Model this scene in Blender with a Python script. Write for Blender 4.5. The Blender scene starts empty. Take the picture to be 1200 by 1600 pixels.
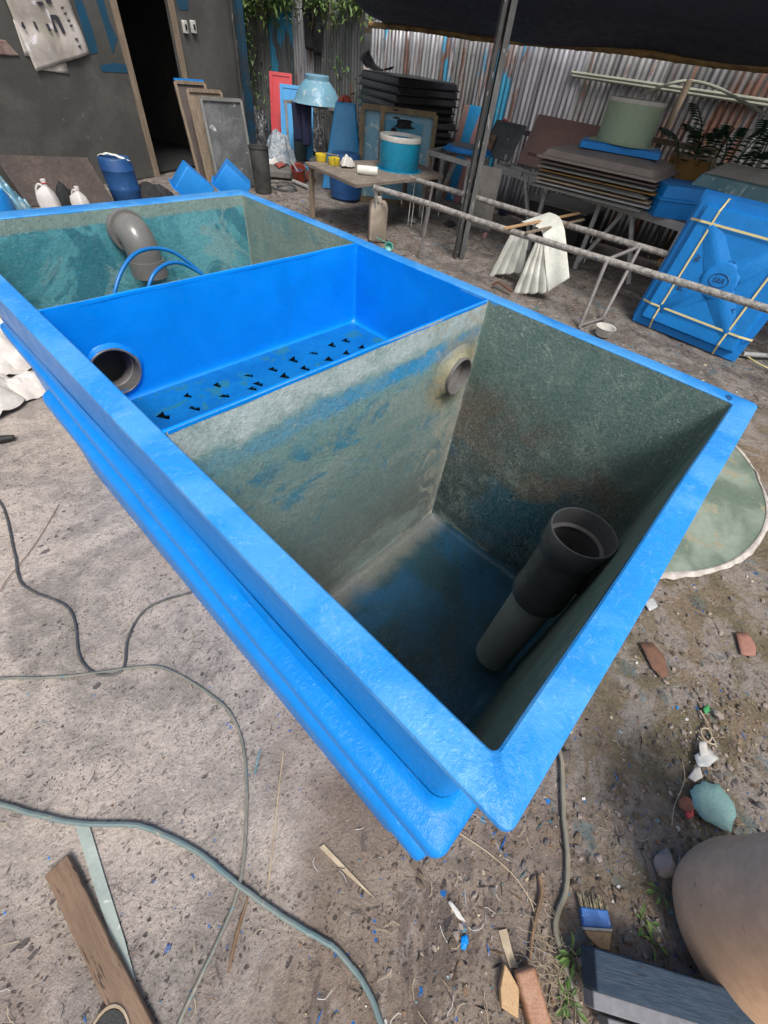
import bpy, bmesh, math, random
from mathutils import Vector as V, Matrix, geometry, noise as mn
random.seed(7)
sc = bpy.context.scene
col = sc.collection
Z = V((0, 0, 1))
rad = math.radians
# ------------------------------------------------------------------ camera (phone, ultra wide, held 1.58 m above the yard)
CAM = V((0, 0, 1.575))
cr = V((0.690614, -0.717472, 0.091031)); cu = V((0.498468, 0.563403, 0.658868)); cf = V((0.524006, 0.409647, -0.746730))
cd = bpy.data.cameras.new('camera'); cam = bpy.data.objects.new('camera', cd); col.objects.link(cam)
m = Matrix((cr, cu, -cf)).transposed().to_4x4(); m.translation = CAM
cam.matrix_world = m
cd.sensor_fit = 'HORIZONTAL'; cd.sensor_width = 36; cd.lens = 638.58 * 36 / 1200
cd.clip_start = .02; cd.clip_end = 500
sc.camera = cam
# surveying helpers: where a line of sight meets a level, or an upright plane
def ray(px, py): return cf + cr * ((px - 600) / 638.58) - cu * ((py - 800) / 638.58)
def at(px, py, z=0.0):
    d = ray(px, py); return CAM + d * ((z - CAM.z) / d.z)
def atx(px, py, x):
    d = ray(px, py); return CAM + d * (x / d.x)
def aty(px, py, y):
    d = ray(px, py); return CAM + d * (y / d.y)
def over(P, px, py):                       # height on the upright line through P
    d = ray(px, py); t = (d.x * P.x + d.y * P.y) / (d.x ** 2 + d.y ** 2); return CAM.z + d.z * t
def atp(px, py, P, n):
    d = ray(px, py); n = V(n); return CAM + d * ((P - CAM).dot(n) / d.dot(n))
# ------------------------------------------------------------------ material nodes
class N:
    def __init__(s, name):
        s.m = bpy.data.materials.new(name); s.m.use_nodes = True
        s.t = s.m.node_tree; s.t.nodes.clear()
        s.out = s.t.nodes.new('ShaderNodeOutputMaterial'); s.b = s.t.nodes.new('ShaderNodeBsdfPrincipled')
        s.t.links.new(s.b.outputs[0], s.out.inputs[0])
        s.pos = s.t.nodes.new('ShaderNodeNewGeometry').outputs['Position']
    def put(s, sock, v):
        if isinstance(v, bpy.types.NodeSocket): s.t.links.new(v, sock)
        elif isinstance(v, (tuple, list)) and len(v) == 3 and sock.type == 'RGBA': sock.default_value = (*v, 1)
        else: sock.default_value = v
    def set(s, **k):
        for a, v in k.items(): s.put(s.b.inputs[a.replace('_', ' ')], v)
    def map(s, scale=(1, 1, 1), rot=(0, 0, 0), vec=None, loc=(0, 0, 0)):
        n = s.t.nodes.new('ShaderNodeMapping'); s.put(n.inputs[0], vec or s.pos)
        n.inputs['Scale'].default_value = scale; n.inputs['Rotation'].default_value = rot; n.inputs['Location'].default_value = loc
        return n.outputs[0]
    def mapt(s, stretch, rot):
        n = s.t.nodes.new('ShaderNodeMapping'); n.vector_type = 'TEXTURE'; s.put(n.inputs[0], s.pos); n.inputs['Scale'].default_value = tuple(1 / k for k in stretch); n.inputs['Rotation'].default_value = rot; return n.outputs[0]
    def noise(s, scale, detail=4, rough=.55, dist=0, vec=None, colr=False):
        n = s.t.nodes.new('ShaderNodeTexNoise'); s.put(n.inputs['Vector'], vec or s.pos)
        n.inputs['Scale'].default_value = scale; n.inputs['Detail'].default_value = detail
        n.inputs['Roughness'].default_value = rough; n.inputs['Distortion'].default_value = dist
        return n.outputs['Color' if colr else 'Fac']
    def vor(s, scale, feature='F1', vec=None, out='Distance', rnd=1):
        n = s.t.nodes.new('ShaderNodeTexVoronoi'); n.feature = feature; s.put(n.inputs['Vector'], vec or s.pos)
        n.inputs['Scale'].default_value = scale; n.inputs['Randomness'].default_value = rnd
        return n.outputs[out]
    def rng(s, v, a, b, c=0., d=1., smooth=True):
        n = s.t.nodes.new('ShaderNodeMapRange'); n.interpolation_type = 'SMOOTHSTEP' if smooth else 'LINEAR'
        s.put(n.inputs[0], v)
        for i, x in enumerate((a, b, c, d)): n.inputs[i + 1].default_value = x
        return n.outputs[0]
    def mth(s, op, a, b=0., c=0.):
        n = s.t.nodes.new('ShaderNodeMath'); n.operation = op
        s.put(n.inputs[0], a); s.put(n.inputs[1], b); s.put(n.inputs[2], c); return n.outputs[0]
    def mix(s, f, a, b, mode='MIX'):
        n = s.t.nodes.new('ShaderNodeMix'); n.data_type = 'RGBA'; n.blend_type = mode
        s.put(n.inputs[0], f); s.put(n.inputs[6], a); s.put(n.inputs[7], b); return n.outputs[2]
    def xyz(s, vec=None):
        n = s.t.nodes.new('ShaderNodeSeparateXYZ'); s.put(n.inputs[0], vec or s.pos); return n.outputs
    def bump(s, h, strength=.3, dist=.01, prev=None):
        n = s.t.nodes.new('ShaderNodeBump'); s.put(n.inputs['Height'], h)
        n.inputs['Strength'].default_value = strength; n.inputs['Distance'].default_value = dist
        if prev: s.put(n.inputs['Normal'], prev)
        s.put(s.b.inputs['Normal'], n.outputs[0]); return n.outputs[0]
def pm(name, c1, c2=None, sc2=6, c3=None, sc3=30, t3=.62, rough=.6, metal=0, bump=.25, bs=80, coat=0, stretch=None, rot=(0, 0, 0), trans=0, alpha=1, bd=.004, r2=None):
    n = N(name); vec = (n.mapt(stretch, rot) if any(rot) else n.map(stretch)) if stretch else n.pos
    c = c1
    f = n.noise(sc2, 6, .6, .4, vec)
    if c2: c = n.mix(n.rng(f, .36, .62), c1, c2)
    g = n.noise(sc2 * 9, 4, .6, 0, vec)
    c = n.mix(n.rng(g, .3, .7, 0, .35), c, tuple(x * .62 for x in c1))
    if c3:
        h = n.noise(sc3, 5, .6, .6, vec); c = n.mix(n.rng(h, t3, t3 + .05), c, c3)
    n.set(Base_Color=c, Metallic=metal, Roughness=n.rng(g, .25, .75, max(.02, rough - .12), min(1, rough + .12)) if r2 is None else n.rng(f, .35, .65, rough, r2))
    if coat: n.set(Coat_Weight=coat, Coat_Roughness=.12)
    if trans: n.set(Transmission_Weight=trans)
    if alpha < 1: n.set(Alpha=alpha)
    if bump: n.bump(n.noise(bs, 4, .6, .3, vec), bump, bd)
    return n.m
# ------------------------------------------------------------------ mesh builder
def frame(d, up=Z):
    d = d.normalized()
    if abs(d.dot(up)) > .98: up = V((1, 0, 0)) if abs(d.x) < .9 else V((0, 1, 0))
    x = up.cross(d).normalized(); y = d.cross(x).normalized()
    return x, y, d
class G:
    def __init__(s): s.bm = bmesh.new(); s.mi = 0
    def f(s, vs):
        try:
            f = s.bm.faces.new(vs); f.material_index = s.mi; f.smooth = True; return f
        except ValueError: return None
    def v(s, p): return s.bm.verts.new(p)
    def box(s, c, sz, M=None):
        c = V(c); hx, hy, hz = (x / 2 for x in sz)
        P = [V((i * hx, j * hy, k * hz)) for k in (-1, 1) for j in (-1, 1) for i in (-1, 1)]
        vs = [s.v(c + (M @ p if M else p)) for p in P]
        for q in ((0, 2, 3, 1), (4, 5, 7, 6), (0, 1, 5, 4), (2, 6, 7, 3), (0, 4, 6, 2), (1, 3, 7, 5)): s.f([vs[i] for i in q])
        return s
    def beam(s, p, q, w, h, up=Z, ext=0):
        p, q = V(p), V(q); x, y, d = frame(q - p, up)
        M = Matrix((x, y, d)).transposed()
        return s.box((p + q) / 2, (w, h, (q - p).length + ext), M)
    def loft(s, loops, closed=True, capa=False, capb=False):
        rows = [[s.v(p) for p in l] for l in loops]; n = len(rows[0])
        for a, b in zip(rows, rows[1:]):
            for i in range(n if closed else n - 1):
                j = (i + 1) % n; s.f([a[i], a[j], b[j], b[i]])
        if capa: s.f(list(reversed(rows[0])))
        if capb: s.f(rows[-1])
        return s
    def tube(s, pts, r, seg=8, caps=True, sub=0, wob=0):
        pts = [V(p) for p in pts]
        if sub: pts = smooth(pts, sub)
        if wob: pts = [p + V((random.uniform(-wob, wob), random.uniform(-wob, wob), 0)) for p in pts]
        L = []; x = None
        for i, p in enumerate(pts):
            d = (pts[min(i + 1, len(pts) - 1)] - pts[max(i - 1, 0)]).normalized()
            if x is None: x = frame(d)[0]
            x = (x - d * x.dot(d)).normalized(); y = d.cross(x)
            rr = r(i / (len(pts) - 1)) if callable(r) else r
            L.append([p + x * math.cos(a) * rr + y * math.sin(a) * rr for a in (2 * math.pi * k / seg for k in range(seg))])
        return s.loft(L, True, caps, caps)
    def lathe(s, prof, o=(0, 0, 0), axis=(0, 0, 1), seg=24, capa=False, capb=False, wob=0):
        x, y, d = frame(V(axis)); o = V(o)
        if abs(d.z) > .98: x, y = V((1, 0, 0)), V((0, 1, 0)) * (1 if d.z > 0 else -1)
        L = [[o + d * h + (x * math.cos(a) + y * math.sin(a)) * r * (1 + wob * mn.noise(V((math.cos(a), math.sin(a), h * 3)) * 1.7 + o)) for a in (2 * math.pi * k / seg for k in range(seg))] for r, h in prof]
        return s.loft(L, True, capa, capb)
    def rl(s, levels, M=None, capa=False, capb=False, seg=4):
        # rounded rectangles (cx, cy, hx, hy, r, z) joined one to the next
        L = []
        for cx, cy, hx, hy, r, z in levels:
            l = []
            for sx, sy, a0 in ((1, 1, 0), (-1, 1, 90), (-1, -1, 180), (1, -1, 270)):
                for k in range(seg + 1):
                    a = rad(a0 + 90 * k / seg); p = V((cx + sx * (hx - r) + r * math.cos(a), cy + sy * (hy - r) + r * math.sin(a), z))
                    l.append(M @ p if M else p)
            L.append(l)
        return s.loft(L, True, capa, capb)
    def prism(s, pts, th=.004, d=(0, 0, -1)):
        pts = [V(p) for p in pts]; d = V(d) * th
        a = [s.v(p) for p in pts]; b = [s.v(p + d) for p in pts]; n = len(a)
        s.f(a); s.f(list(reversed(b)))
        for i in range(n): s.f([a[i], b[i], b[(i + 1) % n], a[(i + 1) % n]])
        return s
    def sheet(s, fn, nu, nv):
        g = [[s.v(fn(i / nu, j / nv)) for j in range(nv + 1)] for i in range(nu + 1)]
        for i in range(nu):
            for j in range(nv): s.f([g[i][j], g[i + 1][j], g[i + 1][j + 1], g[i][j + 1]])
        return s
    def leaf(s, p, d, L, w, up=Z):
        d = V(d).normalized(); x = d.cross(up)
        x = x.normalized() if x.length > .01 else V((1, 0, 0)); u = x.cross(d)
        a, b, c, e = p, p + d * L * .5 + x * w / 2 + u * w * .15, p + d * L - u * L * .12, p + d * L * .5 - x * w / 2 + u * w * .15
        va, vb, vc, ve = s.v(a), s.v(b), s.v(c), s.v(e); s.f([va, vb, vc]); s.f([va, vc, ve]); return s
    def flake(s, p, r, n=5, tilt=.3, th=0):
        nn = V((random.uniform(-tilt, tilt), random.uniform(-tilt, tilt), 1)).normalized(); x, y, _ = frame(nn)
        a0 = random.random() * 6; pts = [p + (x * math.cos(a0 + 6.283 * k / n) + y * math.sin(a0 + 6.283 * k / n) * .7) * r * random.uniform(.6, 1.2) for k in range(n)]
        s.f([s.v(q) for q in pts]); return s
    def stone(s, c, r, sq=.7, sub=1):
        t = bmesh.new(); bmesh.ops.create_icosphere(t, subdivisions=sub, radius=1)
        o = V((random.random() * 9, random.random() * 9, 0)); sx, sy = random.uniform(.75, 1.3), random.uniform(.75, 1.3)
        vm = {}
        for v in t.verts:
            k = 1 + .55 * mn.noise(v.co * 1.1 + o); vm[v] = s.v(V(c) + V((v.co.x * sx, v.co.y * sy, v.co.z * sq)) * r * k)
        for f in t.faces:
            g = s.f([vm[v] for v in f.verts])
            if g: g.smooth = False
        t.free(); return s
def smooth(pts, sub):
    pts = [V(p) for p in pts]; o = []
    for i in range(len(pts) - 1):
        p0, p1, p2, p3 = pts[max(i - 1, 0)], pts[i], pts[i + 1], pts[min(i + 2, len(pts) - 1)]
        for k in range(sub):
            t = k / sub; o.append(.5 * ((2 * p1) + (p2 - p0) * t + (2 * p0 - 5 * p1 + 4 * p2 - p3) * t * t + (3 * p1 - p0 - 3 * p2 + p3) * t ** 3))
    return o + [pts[-1]]
def wmat(o):
    M = o.matrix_basis.copy()
    while o.parent: o = o.parent; M = o.matrix_basis @ M
    return M
def obj(name, g, mats, parent=None, bevel=0, solid=0, subs=0, flat=False, label=None, cat=None, group=None, kind=None, seg=2):
    bm = g.bm; bmesh.ops.recalc_face_normals(bm, faces=bm.faces)
    me = bpy.data.meshes.new(name); o = bpy.data.objects.new(name, me)
    if parent: o.parent = parent; bm.transform(wmat(parent).inverted())
    elif kind is None:
        xs = [v.co for v in bm.verts]; b = V(((min(p.x for p in xs) + max(p.x for p in xs)) / 2, (min(p.y for p in xs) + max(p.y for p in xs)) / 2, min(p.z for p in xs)))
        bm.transform(Matrix.Translation(-b)); o.location = b
    if flat:
        for f in bm.faces: f.smooth = False
    bm.to_mesh(me); bm.free()
    for mt in (mats if isinstance(mats, (list, tuple)) else [mats]): me.materials.append(mt)
    if not flat: me.set_sharp_from_angle(angle=rad(38))
    if subs: k = o.modifiers.new('subdivision', 'SUBSURF'); k.levels = k.render_levels = subs
    if solid: k = o.modifiers.new('thickness', 'SOLIDIFY'); k.thickness = solid; k.offset = 0
    if bevel: k = o.modifiers.new('bevel', 'BEVEL'); k.width = bevel; k.segments = seg; k.limit_method = 'ANGLE'; k.angle_limit = rad(40); k.harden_normals = False
    col.objects.link(o)
    if label: o['label'] = label
    if cat: o['category'] = cat
    if group: o['group'] = group
    if kind: o['kind'] = kind
    return o
def thing(name, label, cat, loc=(0, 0, 0), rz=0, group=None):
    o = bpy.data.objects.new(name, None); o.empty_display_size = .1; col.objects.link(o); o.location = loc; o.rotation_euler = (0, 0, rz)
    o['label'] = label; o['category'] = cat
    if group: o['group'] = group
    return o
def dup(root, loc, rz=None, label=None, scale=None):
    r = root.copy(); col.objects.link(r); r.location = loc
    if rz is not None: r.rotation_euler = (0, 0, rz)
    if scale: r.scale = scale
    if label: r['label'] = label
    for ch in list(root.children):
        c = ch.copy(); col.objects.link(c); c.parent = r
        for gch in ch.children: d = gch.copy(); col.objects.link(d); d.parent = c
    return r
def text(body, size, P, right, up, mat, parent, name='lettering', off=.001):
    cv = bpy.data.curves.new('t', 'FONT'); cv.body = body; cv.size = size; cv.align_x = 'CENTER'; cv.align_y = 'CENTER'; cv.extrude = .0004; cv.offset = .0006
    t = bpy.data.objects.new('t', cv); col.objects.link(t); bpy.context.view_layer.update()
    me = bpy.data.meshes.new_from_object(t.evaluated_get(bpy.context.evaluated_depsgraph_get()))
    bpy.data.objects.remove(t); g = G(); g.bm.from_mesh(me)
    r, u = V(right).normalized(), V(up).normalized(); n = r.cross(u)
    M = Matrix((r, u, n)).transposed().to_4x4(); M.translation = V(P) + n * off; g.bm.transform(M)
    return obj(name, g, mat, parent, flat=True)
# ------------------------------------------------------------------ materials
def mat_ground():
    n = N('yard ground'); x, y, z = n.xyz()
    wob = n.noise(1.3, 5, .6, .5)
    s = n.mth('ADD', n.mth('MULTIPLY', x, .69), n.mth('MULTIPLY', y, -.72))
    s2 = n.mth('ADD', s, n.mth('MULTIPLY', n.mth('SUBTRACT', wob, .5), 1.1))
    dirty = n.rng(s2, -.34, -.02); soil = n.rng(s2, .55, 1.0)
    far = n.rng(n.mth('ADD', n.mth('MULTIPLY', x, .79), n.mth('MULTIPLY', y, .62)), 2.4, 3.4)
    big = n.noise(2.2, 6, .65, .6); med = n.noise(14, 6, .65, .5); grit = n.noise(120, 6, .75); grit2 = n.noise(330, 3, .7)
    conc = n.mix(n.rng(n.noise(1.5, 6, .7, .9), .38, .60), (.72, .61, .53), (.37, .325, .295))
    conc = n.mix(n.rng(med, .42, .72, 0, .6), conc, (.74, .63, .56)); conc = n.mix(n.rng(n.noise(48, 5, .8, .8), .45, .66, 0, .5), conc, (.25, .205, .18)); conc = n.mix(n.rng(n.noise(26, 4, .75, 1.2, n.map((1, 2.2, 1), (0, 0, .5))), .58, .66, 0, .7), conc, (.19, .16, .145)); conc = n.mix(n.rng(n.noise(1.1, 3, .5), .55, .7, 0, .5), conc, (.42, .30, .24))
    drt = n.mix(n.rng(big, .35, .62), (.27, .195, .15), (.39, .305, .245))
    drt = n.mix(n.rng(med, .5, .68, 0, .7), drt, (.14, .12, .105))
    drt = n.mix(n.rng(n.noise(2.7, 6, .72, 1.2), .52, .60, 0, .7), drt, (.13, .095, .08)); drt = n.mix(n.rng(n.noise(3.9, 6, .72, 1.6), .56, .64, 0, .6), drt, (.47, .41, .37))
    so = n.mix(n.rng(big, .38, .62), (.38, .28, .195), (.27, .225, .135))
    so = n.mix(n.rng(n.noise(3.4, 6, .7, .8), .46, .58, 0, .85), so, (.50, .43, .385))
    so = n.mix(n.rng(med, .5, .7, 0, .7), so, (.15, .125, .095))
    mud = n.mix(n.rng(n.noise(5, 7, .7, .6), .4, .62), (.26, .215, .185), (.43, .38, .34))
    mud = n.mix(n.rng(n.noise(23, 5, .7, 1), .5, .62, 0, .75), mud, (.085, .074, .066))
    c = n.mix(dirty, conc, drt); c = n.mix(soil, c, so); c = n.mix(far, c, mud)
    # grit
    c = n.mix(n.rng(grit, .3, .7, .0, .5), c, n.mix(.5, c, (.05, .045, .04)))
    c = n.mix(n.rng(grit2, .58, .75, 0, .5), c, (.62, .56, .51))
    # dark stains and pits in the concrete
    dv = n.mix(.022, n.mix(.03, n.pos, n.noise(9, 3, .6, colr=True)), n.noise(55, 3, .7, colr=True))
    def spots(scale, frac, rad0, rad1, stretch=(1, 1, .2), rz=.6):
        vec = n.map(stretch, (0, 0, rz), dv)
        d = n.vor(scale, vec=vec); cc = n.xyz(n.vor(scale, vec=vec, out='Color'))
        on = n.mth('LESS_THAN', cc[0], frac)
        size = n.mth('MULTIPLY_ADD', cc[1], rad1 - rad0, rad0)
        return n.mth('MULTIPLY', on, n.rng(n.mth('SUBTRACT', size, d), -.03, .03)), cc[2]
    keep = n.mth('SUBTRACT', 1, n.mth('MULTIPLY', soil, .75))
    p1, r1 = spots(46, .42, .08, .34, (1, 1.5, .2)); p2, r2 = spots(16, .10, .05, .26, (1, 1.9, .2), 1.0); p3, r3 = spots(110, .5, .10, .36, (1, 1.4, .2), .9)
    p4, _ = spots(7, .12, .05, .22, (1, 2.2, .2), .4)
    pm_ = n.rng(n.noise(3.1, 3, .5), .38, .55)
    c = n.mix(n.mth('MULTIPLY', n.mth('MULTIPLY', p3, pm_), n.mth('MULTIPLY', keep, .75)), c, (.075, .062, .055))
    p1 = n.mth('MULTIPLY', p1, n.rng(n.noise(2.1, 4, .6), .40, .60, .12, 1)); c = n.mix(n.mth('MULTIPLY', p1, n.mth('MULTIPLY', keep, .85)), c, n.mix(r1, (.045, .04, .042), (.16, .13, .115)))
    c = n.mix(n.mth('MULTIPLY', p2, n.mth('MULTIPLY', keep, .75)), c, n.mix(r2, (.05, .047, .055), (.20, .165, .15)))
    c = n.mix(n.mth('MULTIPLY', p4, n.mth('MULTIPLY', keep, .35)), c, (.17, .16, .16))
    # old blue resin drips
    b1, q1 = spots(20, .16, .05, .23, (1, 1.2, .2), .2); b2, q2 = spots(55, .10, .08, .28)
    near = n.mth('MULTIPLY', n.rng(n.noise(2.6, 2, .5), .42, .56), n.rng(s, -.85, -.15))
    c = n.mix(n.mth('MULTIPLY', b1, near), c, n.mix(q1, (.01, .14, .48), (.05, .24, .40)))
    c = n.mix(n.mth('MULTIPLY', b2, near), c, (.015, .16, .50))
    wash = n.mth('MULTIPLY', n.rng(n.noise(4.2, 4, .7, 1), .57, .68), n.rng(s, .1, .8))
    crk = n.mth('ABSOLUTE', n.mth('SUBTRACT', n.noise(2.3, 5, .55, 1.2), .5)); c = n.mix(n.mth('MULTIPLY', n.rng(crk, .0, .0035, .55, 0), n.rng(n.noise(1.9, 2), .5, .6)), c, (.06, .05, .045))
    c = n.mix(n.mth('MULTIPLY', wash, .55), c, (.10, .21, .25))
    n.set(Base_Color=c, Roughness=n.rng(med, .3, .7, .82, .96), Specular_IOR_Level=.3)
    pits = n.mth('ADD', n.mth('MULTIPLY', p1, .8), n.mth('ADD', n.mth('MULTIPLY', p3, .5), n.mth('MULTIPLY', p2, .5)))
    h = n.mth('SUBTRACT', n.mth('ADD', n.mth('MULTIPLY', med, 1.3), n.mth('MULTIPLY', grit, .9)), n.mth('MULTIPLY', pits, keep))
    h2 = n.mth('MULTIPLY', n.noise(38, 6, .75, .5), n.mth('MULTIPLY_ADD', n.mth('MAXIMUM', soil, far), 2.2, .8))
    h = n.mth('ADD', h, h2)
    n.bump(h, 1, .011); return n.m
def mat_gel(name, c=(.001, .235, .72), haze=0.0, rough=.3, lines=True, bmp=.6):
    n = N(name); a = n.noise(5, 6, .65, .8); b = n.noise(22, 5, .7, .4)
    cc = n.mix(n.rng(a, .35, .65, 0, .5), c, tuple(x * .78 for x in c))
    if haze:
        st = n.noise(3.0, 5, .6, .6, n.map((1, 1, 1)))
        cc = n.mix(n.rng(st, .45, .55, haze * .2, haze * .8), cc, (.12, .40, .77))
        cc = n.mix(n.mth('MULTIPLY', n.rng(n.noise(60, 6, .85, 1.5), .5, .75), haze * .5), cc, (.36, .58, .82)); cc = n.mix(n.mth('MULTIPLY', n.rng(n.noise(14, 5, .8, .5, n.map((1, 7, 1), (0, 0, .4))), .60, .72), haze * .35), cc, (.45, .65, .85))
        v = n.vor(9, vec=n.mix(.06, n.pos, n.noise(12, 3, colr=True))); vc = n.xyz(n.vor(9, vec=n.mix(.06, n.pos, n.noise(12, 3, colr=True)), out='Color'))
        spot = n.mth('MULTIPLY', n.mth('LESS_THAN', v, .09), n.mth('LESS_THAN', vc[0], .22))
        cc = n.mix(n.mth('MULTIPLY', spot, .8), cc, (.01, .06, .17))
    if lines:
        l = n.mth('ABSOLUTE', n.mth('SUBTRACT', n.noise(30, 2, .5, 2.5), .5))
        cc = n.mix(n.mth('MULTIPLY', n.rng(l, .0, .008, .4, 0), n.rng(b, .5, .6)), cc, (.45, .65, .85))
    n.set(Base_Color=cc, Roughness=n.rng(b, .3, .7, rough, rough + .16), Specular_IOR_Level=.36)
    n.bump(n.mth('ADD', n.noise(16, 5, .65, .4), n.mth('MULTIPLY', n.noise(95, 4, .7, .5), .4)), bmp, .006); return n.m
def fibres(n):
    f = 0.
    out = None
    for sc_, rz, d in ((17, .5, 2.6), (34, 0, 2.2), (60, 1.0, 3.0)):
        l = n.mth('ABSOLUTE', n.mth('SUBTRACT', n.noise(sc_, 2, .5, d, n.map((1, 1, 1), (rz, rz, rz))), .5))
        q = n.rng(l, 0, .011, 1, 0); out = q if out is None else n.mth('MAXIMUM', out, q)
    return out
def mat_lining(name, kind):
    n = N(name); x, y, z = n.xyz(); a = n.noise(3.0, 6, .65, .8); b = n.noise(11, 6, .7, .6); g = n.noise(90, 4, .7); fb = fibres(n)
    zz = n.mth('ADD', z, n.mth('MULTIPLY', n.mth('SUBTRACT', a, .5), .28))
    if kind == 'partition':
        c = n.mix(n.rng(zz, .10, .85), (.15, .17, .155), (.20, .325, .315)); c = n.mix(n.rng(n.noise(2.2, 5, .6, .6, n.map((1, 1, 2.5), (0, .35, 0))), .45, .62, 0, .7), c, (.29, .37, .345))  # grey-brown towards the floor, with depth shade put into the colour
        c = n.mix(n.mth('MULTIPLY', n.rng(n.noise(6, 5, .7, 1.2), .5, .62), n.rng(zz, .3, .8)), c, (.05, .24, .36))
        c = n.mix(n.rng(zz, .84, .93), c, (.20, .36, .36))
        zb = n.mth('ADD', z, n.mth('ADD', n.mth('MULTIPLY', x, -.012), n.mth('MULTIPLY', n.mth('SUBTRACT', b, .5), .085)))
        band = n.mth('MULTIPLY', n.rng(zb, .90, .93), n.rng(zb, .985, .955))
        c = n.mix(n.mth('MULTIPLY', band, n.mth('MULTIPLY', n.rng(x, .42, .9, .35, 1.), n.rng(n.noise(7, 4, .6), .36, .55, .45, 1))), c, (.01, .33, .70))
        c = n.mix(n.mth('MULTIPLY', n.rng(zb, .965, 1.0), n.rng(n.noise(9, 5, .7, 1), .28, .6, .45, 1)), c, (.52, .62, .64)); c = n.mix(n.mth('MULTIPLY', n.rng(x, 1.19, 1.262), .6), c, (.42, .42, .36)); c = n.mix(n.mth('MULTIPLY', n.rng(n.mth('ADD', x, n.mth('MULTIPLY', a, .4)), 1.1, 1.35), n.rng(n.noise(8, 6, .75, 1.5), .45, .6, 0, .8)), c, (.46, .45, .37))  # whitish fibres along the top, with the sheen there put into the colour
        dd = n.mth('ADD', n.mth('POWER', n.mth('SUBTRACT', x, 1.155), 2.), n.mth('POWER', n.mth('SUBTRACT', z, .85), 2.))
        c = n.mix(n.mth('MULTIPLY', n.rng(dd, .004, .03, 1, 0), n.rng(b, .3, .6, .4, .9)), c, (.34, .28, .14))
        fa = .62
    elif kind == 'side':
        c = n.mix(n.rng(zz, .1, .66), (.006, .035, .045), (.075, .105, .09))  # darkens with depth: the chamber's shade is put into the wall colour
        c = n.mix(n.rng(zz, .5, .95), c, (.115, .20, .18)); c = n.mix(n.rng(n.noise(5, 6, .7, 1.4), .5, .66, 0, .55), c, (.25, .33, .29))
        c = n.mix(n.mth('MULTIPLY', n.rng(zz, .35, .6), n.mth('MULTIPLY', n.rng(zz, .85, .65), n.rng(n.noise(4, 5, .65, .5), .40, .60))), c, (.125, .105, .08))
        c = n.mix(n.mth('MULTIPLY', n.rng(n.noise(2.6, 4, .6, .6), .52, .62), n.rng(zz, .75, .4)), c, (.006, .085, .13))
        fa = .6
    elif kind == 'floor':
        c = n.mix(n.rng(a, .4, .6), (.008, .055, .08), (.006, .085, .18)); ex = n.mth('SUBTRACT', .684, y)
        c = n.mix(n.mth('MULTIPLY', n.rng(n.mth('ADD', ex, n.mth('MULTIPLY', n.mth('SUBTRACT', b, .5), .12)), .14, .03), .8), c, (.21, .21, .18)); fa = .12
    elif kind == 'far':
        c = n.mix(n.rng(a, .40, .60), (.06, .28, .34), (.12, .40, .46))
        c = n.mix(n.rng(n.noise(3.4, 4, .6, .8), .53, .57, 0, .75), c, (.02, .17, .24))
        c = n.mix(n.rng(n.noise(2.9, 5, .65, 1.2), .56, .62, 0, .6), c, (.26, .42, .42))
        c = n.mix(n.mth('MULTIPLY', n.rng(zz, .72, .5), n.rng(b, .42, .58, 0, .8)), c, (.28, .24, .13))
        zb = n.mth('ADD', z, n.mth('MULTIPLY', n.mth('SUBTRACT', b, .5), .03))
        c = n.mix(n.rng(zb, 1.022, 1.034, 0, .85), c, (.26, .34, .30)); fa = .18
    elif kind == 'farside':
        c = n.mix(n.rng(a, .40, .60), (.21, .29, .25), (.30, .37, .32)); c = n.mix(n.rng(n.noise(5, 5, .7, 1), .53, .60, 0, .5), c, (.08, .27, .30)); fa = .3
    c = n.mix(n.mth('MULTIPLY', n.mth('MULTIPLY', fb, fa), n.rng(n.noise(6, 4, .6), .35, .65, .35, 1)), c, (.60, .64, .60))
    c = n.mix(n.rng(g, .42, .70, 0, .38), c, n.mix(.7, c, (.02, .03, .03))); c = n.mix(n.rng(n.noise(150, 3, .7), .60, .70, 0, fa * .8), c, (.52, .55, .52))
    n.set(Base_Color=c, Roughness=n.rng(b, .3, .7, .26, .46))
    n.bump(n.mth('ADD', n.mth('MULTIPLY', fb, .5), n.mth('ADD', n.mth('MULTIPLY', b, 1.6), n.mth('MULTIPLY', g, .9))), .6, .005); return n.m
def mat_fence(name, base=(.42, .42, .44), rust=.5, blue=0, metal=.55, rough=.5, seed=0):
    n = N(name); x, y, z = n.xyz(); v = n.map((1, 9, .7), loc=(0, seed, 0)); v2 = n.map((1, 3, .9), loc=(0, seed * 2, seed))
    st = n.noise(1.6, 6, .65, .3, v); fl = n.noise(14, 5, .7)
    c = n.mix(n.rng(st, .35, .65), base, tuple(k * .5 for k in base))
    r = n.rng(n.mth('ADD', n.noise(1.3, 6, .7, .4, v), n.mth('MULTIPLY', n.mth('SUBTRACT', n.noise(1.1, 3, .5, 0, v2), .5), .6)), .66 - rust * .2, .72 - rust * .2)
    c = n.mix(n.mth('MULTIPLY', r, .9), c, n.mix(n.rng(fl, .4, .6), (.115, .045, .028), (.19, .085, .05)))
    c = n.mix(n.rng(fl, .58, .72, 0, .4), c, tuple(k * .35 for k in base))
    if blue: c = n.mix(n.rng(n.noise(.9, 4, .6, .3, v2), .63 - blue * .15, .68 - blue * .15), c, (.05, .30, .48))
    n.set(Base_Color=c, Metallic=n.mth('MULTIPLY', n.mth('SUBTRACT', 1, r), metal), Roughness=n.rng(fl, .3, .7, rough - .1, rough + .15)); n.bump(n.noise(40, 4), .2, .004); return n.m
M = {}
d1_, d2_ = at(232, 1640) - at(90, 1352), at(1290, 1612, .1) - at(918, 1499, .1); TH1, TH2 = math.atan2(d1_.y, d1_.x), math.atan2(d2_.y, d2_.x)
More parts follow.
